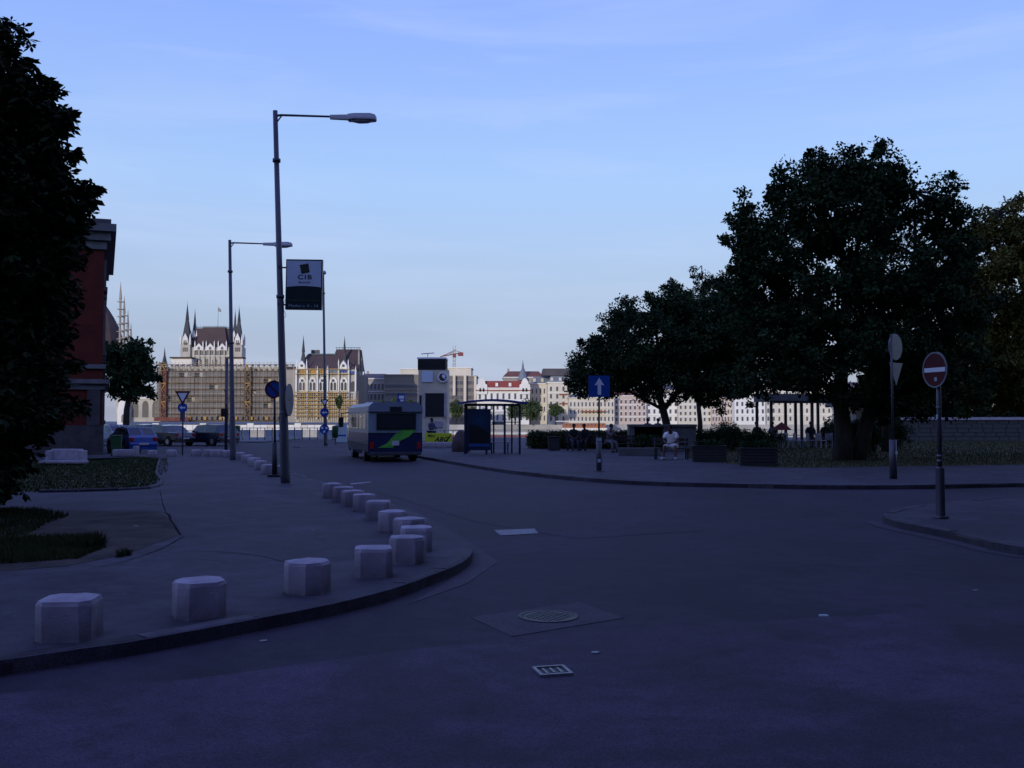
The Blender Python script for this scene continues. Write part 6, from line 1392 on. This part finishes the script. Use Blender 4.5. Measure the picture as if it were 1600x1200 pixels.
def tower(x, w, yb, zt, body_bot, sp_bot, tip, nm='corner_tower', y=6.0, parent=par, col=M['par_wall'], Zf=Z, Xf=X, kk=kp):
    zt0 = Zf(sp_bot); t = MB(); t.box((Xf(x), y, (zt0 + Zf(body_bot)) / 2), (w * kk, w * kk, zt0 - Zf(body_bot))); o = t.build(nm, col, parent)
    MB().spire((Xf(x), y, 0), w * kk * .58, zt0, Zf(tip + (sp_bot - tip) * .45), 4, w1=w * kk * .17).spire((Xf(x), y, 0), w * kk * .2, Zf(tip + (sp_bot - tip) * .47), Zf(tip + 5), 8, w1=.10).spire((Xf(x), y, 0), .10, Zf(tip + 5), Zf(tip), 4, w1=.02).build('spire', M['spire'], o)
    pn = MB()
    for sx in (-1, 1):
        for sy in (-1, 1):
            cx_, cy_ = Xf(x) + sx * w * kk * .5, y + sy * w * kk * .5
            pn.box((cx_, cy_, zt0 - .8), (.7, .7, 3.2)); pn.spire((cx_, cy_, 0), .5, zt0 + .8, zt0 + 3.6, 4)
    gb = Xf(x); hw_ = w * kk * .28
    pn.prism([(gb - hw_, zt0 - 1.4), (gb + hw_, zt0 - 1.4), (gb + hw_, zt0 + .6), (gb, zt0 + 3.4), (gb - hw_, zt0 + .6)], y - w * kk * .5 - .5, y - w * kk * .5 + .6, 'y')
    pn.build('pinnacle', M['far_white'], o)
    wn_ = MB(); 
    for dx in (-.9, 0, .9): wn_.box((Xf(x) + dx, y - w * kk * .5 - .1, Zf(sp_bot + 15)), (.55, .3, 2.0))
    for dx in (-.45, .45): wn_.box((Xf(x) + dx, y - w * kk * .5 - .55, Zf(sp_bot + 4)), (.5, .2, 2.2))
    wn_.build('tower_window', M['par_dark'], o)
tower(283, 15, 0, 0, 576, 530, 468, y=7); tower(291.5, 9, 0, 0, 545, 524, 477, y=10.5)
tower(365.5, 14, 0, 0, 576, 530, 474, y=7); tower(356, 9, 0, 0, 545, 524, 478, y=10.5)
# dormer gables, window row, arcade
for px in (304, 322, 341):
    g = MB(); x = X(px); g.prism([(x - 1.7, Z(546)), (x + 1.7, Z(546)), (x + 1.7, Z(541)), (x, Z(535)), (x - 1.7, Z(541))], 4.9, 7.5, 'y')
    for sx in (-1, 1): g.box((x + sx * 2.0, 5.2, Z(541)), (.5, .5, 3.6)); g.spire((x + sx * 2.0, 5.2, 0), .4, Z(541) + 1.8, Z(541) + 3.4, 4)
    go = g.build('gable', M['far_white'], par); MB().prism([(x - .6, Z(545)), (x + .6, Z(545)), (x + .6, Z(542)), (x, Z(540)), (x - .6, Z(542))], 4.78, 4.9, 'y').build('gable_window', M['par_dark'], go)
for i in range(17):
    x = 297 + i * 3.05
    link('window', win_mesh(.72 if i % 3 else .55, 2.1, M['par_dark']), par, (X(x), 5.95, Z(553.5)))
pbox(MB(), 294, 352, 554.5, 555.6, 5.5, 6).build('string_course', M['far_white'], par); pbox(MB(), 294, 352, 545, 546, 5.6, 6).build('string_course', M['far_white'], par)
for i in range(4): link('arch_window', win_mesh(2.6, 3.6, M['par_dark'], True), par, (X(304 + i * 12.3 if i < 3 else 341), 5.95, Z(571))) if i < 3 else None
a = MB()
for i in range(8): px = 296 + i * 8; a.box((X(px), 5.7, Z(560)), (.6, .6, Z(545) - Z(575)))
a.build('buttress', M['par_wall'], par)
MB().tube([(X(325), 14, Z(508)), (X(325), 14, Z(474))], .14, 6).build('flag_pole', M['tube_grey'], par)
fl = MB(); fl.add([(X(325), 14, Z(475)), (X(328), 14.6, Z(477)), (X(330.5), 14, Z(482)), (X(329), 14.3, Z(482.5)), (X(325), 14, Z(481))], [(0, 1, 2, 3, 4)]); fl.prism([(X(325), Z(475)), (X(328), Z(477)), (X(330), Z(482)), (X(325), Z(480))], 14.05, 14.1, 'y'); fl.build('flag', M['far_taupe'], par)
# row of turrets along the parapet
for i in range(24):
    px = 250 + i * 9.0
    MB().box((X(px), -.3, Z(572.5)), (.9, .9, 2.4)).build('parapet_post', M['par_wall'], par)
    link('window', win_mesh(1.2, 1.6, M['par_dark']), par, (X(px + 4.5), -.02, Z(580)))
sm = MB(); sm.spire((X(242), 12, 0), 1.9, Z(572), Z(553), 6, w1=.5).spire((X(242), 12, 0), .5, Z(553), Z(538), 6); sm.build('spire', M['spire'], par)
MB().box((X(242), 12, Z(600)), (2.6, 2.6, Z(572) - Z(628))).build('spire_base', M['par_wall'], par)
MB().box((X(236), 10, Z(566)), (4 * kp, 4, 1.2)).build('parapet', M['par_wall'], par)
# arcaded base wall, left
ab = pbox(MB(), 176, 248, 622, 659, 4, 20).build('base_wing', M['par_wall'], par); pbox(MB(), 176, 250, 620, 623, 3.4, 20).build('parapet', M['far_white'], par)
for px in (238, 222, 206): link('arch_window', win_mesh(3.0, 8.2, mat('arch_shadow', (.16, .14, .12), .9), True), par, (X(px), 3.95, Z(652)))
gbl = MB(); gbl.prism([(X(182), 0), (X(199), 0), (X(199), Z(640)), (X(195), Z(622)), (X(190), Z(615)), (X(186), Z(622)), (X(182), Z(640))], 1.0, 4.0, 'y'); gbl.build('gatehouse', M['far_white'], par)
link('arch_window', win_mesh(2.8, 4.2, M['par_dark'], True), par, (X(193), .95, Z(660)))
# dome shoulder peeking out past the red building
dm = MB(); dz0 = Z(576)
dm.lathe([(11, 0), (11, 9), (10, 15), (8, 22), (5, 28), (2.6, 32), (1.2, 34)], (X(124), 26, dz0), 16, smooth=False); dm.spire((X(124), 26, 0), 1.2, dz0 + 34, dz0 + 52, 8); dm.build('dome', M['par_roof'], par)
a = MB()
for i, px in enumerate((167, 172, 177, 181)):
    tp = 432 + i * 22; x = X(px); a.box((x, 14 + i, (Z(tp + 30) + Z(600)) / 2), (.8, .8, Z(tp + 30) - Z(600))); a.spire((x, 14 + i, 0), .8, Z(tp + 30), Z(tp), 4)
    for j in range(8): z = Z(tp + 34 + j * 12); a.box((x, 14 + i, z), (2.4, 2.4, .35))
a.build('dome_buttress', M['far_taupe'], par)

# scaffold on the parliament front: decks, tubes and netting
sc1 = empty('scaffold', (P(325, 658, YP).x, YP, 0), 0, 'brown netted scaffolding covering the whole parliament front under the chamber', 'scaffold')
lv = [570.5 + i * 9.6 for i in range(10)]
for i, py in enumerate(lv):
    MB().box(((X(246) + X(461)) / 2, -2.2, Z(py)), (X(461) - X(246), 1.4, .32)).build('deck', M['deck_brown'], sc1)
    MB().box(((X(246) + X(461)) / 2, -3.0, Z(py) + 1.0), (X(461) - X(246), .1, .1)).build('guard_rail', M['tube_grey'] if i % 3 else M['tube_yellow'], sc1)
    if i < 9 and i > 0:
        for j in range(18):
            if random.random() < .08: continue
            xa_ = X(247 + j * 11.9); MB().box((xa_ + 5.9 * kp, -2.75 + random.uniform(-.15, .15), (Z(py + 1.2) + Z(py + 8.8)) / 2), (11.5 * kp, .05, Z(py + 1.2) - Z(py + 8.8))).build('net_panel', M['net'], sc1)
for j in range(37):
    x = X(246 + j * 5.97); MB().box((x, -3.05, (Z(566) + Z(658)) / 2), (.09, .09, Z(566) - Z(658))).build('standard', M['deck_brown'] if j % 4 else M['tube_grey'], sc1)
for (c0x, c1x, m_) in ((256, 263, M['rust']), (386, 394, M['deck_brown'])):
    for sx in (c0x, c1x): MB().box((X(sx), -3.9, (Z(574) + Z(657)) / 2), (.5, .5, Z(574) - Z(657))).build('stair_tower_post', m_, sc1)
    for i, py in enumerate(lv[:-1]):
        a = MB(); p0, p1 = (c0x, c1x) if i % 2 else (c1x, c0x); a.tube([(X(p0), -3.9, Z(py + 9.3)), (X(p1), -3.9, Z(py + .6))], .3, 4); a.box((X((c0x + c1x) / 2), -3.9, Z(py)), (X(c1x) - X(c0x), .9, .4)); a.build('stair_flight', M['deck_brown'] if i % 3 else M['deck_orange'], sc1)
    if c0x < 300: MB().box((X(259.5), -3.5, (Z(574) + Z(657)) / 2), (X(262.5) - X(256.5), .2, Z(574) - Z(657))).build('tower_net', M['rust'], sc1)
pbox(MB(), 246, 300, 652, 658, -4.6, -3.6).build('base_panel', M['rust'], sc1)
for i in range(20):
    px = 300 + i * 8; MB().box((X(px), -3.6, Z(653.5)), (4 * kp, .6, 1.6)).build('loading_bay', M['par_dark'] if i % 3 else M['deck_orange'], sc1)
tp = MB(); tp.box((0, 0, 0), (1, 1, 1))

# ------------------------------------------------------------------ right parliament wing
Y2 = 455.0; k2 = Y2 / FPX
wg = empty('parliament_wing', (P(510, 658, Y2).x, Y2, 0), 0, 'neo-gothic parliament wing with tall pointed windows and brown roof behind the yellow scaffolding', 'building')
X2 = lambda px: (px - 510) * k2
Z2 = lambda py: P(510, py, Y2).z
def wbox(a, b, t, bo, y0, y1, nm, m): return MB().box(((X2(a) + X2(b)) / 2, (y0 + y1) / 2, (Z2(t) + Z2(bo)) / 2), (X2(b) - X2(a), y1 - y0, Z2(t) - Z2(bo))).build(nm, m, wg)
wbox(462, 556, 577, 660, 0, 20, 'wall', M['par_wall'])
vs = [(X2(556), 0), (X2(565), 9), (X2(565), 20), (X2(556), 20)]
MB().prism(vs, 0, Z2(586), 'z').build('side_wall', M['far_brown'], wg)  # side face in darker stone: its shade is put into the colour
def roofp(x0, x1, xt0, xt1, zb, zt, y0, y1):
    vs = [(X2(x0), y0, Z2(zb)), (X2(x1), y0, Z2(zb)), (X2(x1), y1, Z2(zb)), (X2(x0), y1, Z2(zb)), (X2(xt0), y0 + 8, Z2(zt)), (X2(xt1), y0 + 8, Z2(zt)), (X2(xt1), y1 - 4, Z2(zt)), (X2(xt0), y1 - 4, Z2(zt))]
    return MB().add(vs, [(0, 1, 5, 4), (1, 2, 6, 5), (2, 3, 7, 6), (3, 0, 4, 7), (4, 5, 6, 7)]).build('roof', M['par_roof'], wg)
roofp(465, 556, 474, 530, 577, 552, -.3, 20); roofp(512, 559, 519, 556.5, 577.2, 543.5, 1.5, 20)
wbox(476, 520, 550.8, 552.4, 7, 9, 'ridge_crest', M['verdigris']); wbox(518, 558, 540.5, 541.3, 9, 9.4, 'ridge_crest', M['verdigris'])
for i in range(9): wbox(519 + i * 4.7, 519.5 + i * 4.7, 540.5, 543.6, 9, 9.3, 'crest_post', M['verdigris'])
for a_, b__ in ((479, 484), (486, 491)): wbox(a_, b__, 544.5, 552, 9, 12, 'chimney', M['par_dark'])
def tower2(x, w, sb, tip, y=2.5, col=M['par_roof']):
    o = MB().box((X2(x), y, (Z2(sb) + Z2(592)) / 2), (w * k2, w * k2, Z2(sb) - Z2(592))).build('corner_tower', M['par_wall'], wg)
    MB().spire((X2(x), y, 0), w * k2 * .72, Z2(sb), Z2(sb - (sb - tip) * .52), 4, w1=w * k2 * .2).spire((X2(x), y, 0), w * k2 * .27, Z2(sb - (sb - tip) * .50), Z2(tip + 3), 8, w1=.06).spire((X2(x), y, 0), .09, Z2(tip + 3), Z2(tip), 4).build('spire', col, o)
tower2(471, 10, 577, 522, 3.0, M['spire']); tower2(535, 9, 577, 522, 4.5, M['spire'])
for px in (471.5, 536.5):
    x = X2(px); g = MB(); g.prism([(x - 1.9, Z2(578)), (x + 1.9, Z2(578)), (x + 1.5, Z2(571)), (x + .8, Z2(567)), (x, Z2(563.5)), (x - .8, Z2(567)), (x - 1.5, Z2(571))], -1.2, 1.5, 'y'); go = g.build('gable', M['far_white'], wg)
    MB().disc((x, -1.3, Z2(571.5)), .65, .3, n=12).build('rose_window', M['par_dark'], go)
    for sx in (-1, 1): MB().box((x + sx * 2.3, -.9, Z2(573)), (.45, .45, 4.2)).spire((x + sx * 2.3, -.9, 0), .35, Z2(573) + 2.1, Z2(573) + 3.8, 4).build('pinnacle', M['far_white'], go)
for i, px in enumerate((472, 488, 503.5, 520.5, 537)):
    x = X2(px); f = MB()
    pts = [(x - 1.75, Z2(611)), (x + 1.75, Z2(611)), (x + 1.75, Z2(597))] + [(x + 1.75 * math.cos(t), Z2(597) + 2.4 * math.sin(t)) for t in (.4, .8, 1.2, 1.57, 1.94, 2.34, 2.74)] + [(x - 1.75, Z2(597))]
    f.prism(pts, -.5, .1, 'y'); fo = f.build('window', M['far_white'], wg)
    for dx in (-.8, .8):
        MB().prism([(x + dx - .58, Z2(610)), (x + dx + .58, Z2(610)), (x + dx + .58, Z2(599)), (x + dx, Z2(596.8)), (x + dx - .58, Z2(599))], -.62, -.5, 'y').build('pane', M['par_dark'], fo)
    MB().disc((x, -.56, Z2(594.8)), .7, .12, n=12).build('rose', M['par_dark'], fo)
    for dx in (-.8, .8): MB().box((x + dx, -.3, Z2(620)), (1.0, .7, 2.0)).build('lower_window', M['par_dark'], wg)
link('window', win_mesh(2.2, 5, M['par_dark'], True), wg, (X2(551.5), -.1, Z2(612)))
for px in (463, 480, 496, 512, 529, 545, 555.5):
    a = MB(); a.box((X2(px), -.7, (Z2(580) + Z2(655)) / 2), (.7, 1.0, Z2(580) - Z2(655))); a.spire((X2(px), -.7, 0), .5, Z2(580), Z2(571), 4); a.build('buttress', M['far_white'], wg)
for a_, b__, t, bo, m in ((467, 477, 577.5, 583, 'deck_orange'), (482, 505, 577.5, 583, 'deck_orange'), (512, 527, 578, 583, 'roof_grey'), (532, 542, 576.5, 582, 'sign_blue'), (546, 556, 580, 585, 'sign_blue')): wbox(a_, b__, t, bo, -.28, 0, 'frieze_panel', M[m])
wbox(462, 557, 584, 585.2, -.9, 0, 'string_course', M['roof_dark']); wbox(462, 557, 613.3, 614.6, -.9, 0, 'string_course', M['far_white'])
# side pinnacles at the right end
for i, (px, tp_) in enumerate(((558, 540), (561, 556), (564, 575))): MB().box((X2(px), 4 + i * 3, (Z2(tp_ + 12) + Z2(655)) / 2), (.7, .7, Z2(tp_ + 12) - Z2(655))).spire((X2(px), 4 + i * 3, 0), .5, Z2(tp_ + 12), Z2(tp_), 4).build('pinnacle', M['far_taupe'], wg)
wbox(444, 462, 577, 660, 3, 20, 'link_wall', M['far_taupe']); wbox(444, 462, 572, 577, 4, 18, 'link_roof', M['par_roof'])
# yellow-orange scaffold
sc2 = empty('scaffold', (P(510, 658, Y2).x, Y2, 0), 0, 'yellow and orange open scaffolding at the foot of the parliament wing', 'scaffold')
for i, py in enumerate((614, 620, 626, 632, 638, 644, 650)):
    a_ = 461 if i else 463; b__ = 561 if i > 1 else 545
    MB().box(((X2(a_) + X2(b__)) / 2, -3, Z2(py)), (X2(b__) - X2(a_), 1.4, .42)).build('deck', M['deck_orange'], sc2)
    MB().box(((X2(a_) + X2(b__)) / 2, -3.75, Z2(py - 2.6)), (X2(b__) - X2(a_), .12, .14)).build('guard_rail', M['tube_yellow'], sc2)
for py in (577, 584.5): MB().box(((X2(461) + X2(546)) / 2, -2.0, Z2(py)), (X2(546) - X2(461), .6, .28)).build('deck', M['tube_yellow'], sc2)
for j in range(30):
    px = 461 + j * 3.45; tp_ = 572 if j % 5 == 0 and px < 550 else 611; MB().box((X2(px), -3.8, (Z2(tp_) + Z2(659)) / 2), (.15, .15, Z2(tp_) - Z2(659))).build('standard', M['tube_yellow'] if j % 3 else M['tube_grey'], sc2)
for j in range(18):
    px = 463 + (j * 37 % 95); py = 616 + 6 * (j % 6) + 3; MB().box((X2(px), -2.6, Z2(py)), (3.4 * k2, .3, 1.1)).build('stacked_load', M['rust'] if j % 2 else M['par_dark'], sc2)

root = empty('townhouse', (28.5, 4, 0), 0, 'tall ochre townhouse added to shade the road, right of the viewer, outside the photo', 'building', 'townhouses behind the viewer')
MB().box((0, 0, 13.5), (20, 36, 27)).build('wall', M['building_back'], root)  # unseen house put in to darken the right of the road
MB().prism([(-18.3, 27), (18.3, 27), (0, 32)], -10.3, 10.3, 'x').build('roof', M['roof_rust'], root)
for r_ in range(5):
    for c in range(8): MB().box((-10.02, -16 + c * 4.5, 3 + r_ * 4.2), (.12, 1.3, 2.0)).build('window', M['winglass'], root)
# ------------------------------------------------------------------ the street behind the viewer: houses that shade the square
for i in range(9):
    w_ = 26; x = -190 + i * 30; h = 25 + (i * 7 % 5)
    root = empty('townhouse', (x, -34, 0), 0, ['grey', 'ochre', 'pale', 'brown', 'cream', 'rose', 'white', 'dark', 'sand'][i] + ' townhouse in the row behind the viewer, outside the photo', 'building', 'townhouses behind the viewer')
    MB().box((0, -8, h / 2), (30.2 if i % 2 else 29.8, 16, h)).build('wall', M['building_back'], root)
    MB().prism([(-16.2, h), (.2, h), (-8, h + 4.5)], -15, 15, 'x').build('roof', M['roof_rust'], root)
    wm = win_mesh(1.3, 2.0, M['winglass']).copy()
    for r_ in range(5):
        for c in range(7): link('window', wm, root, (-12.6 + c * 4.2, .02, 2 + r_ * 4.4))
index_kids()
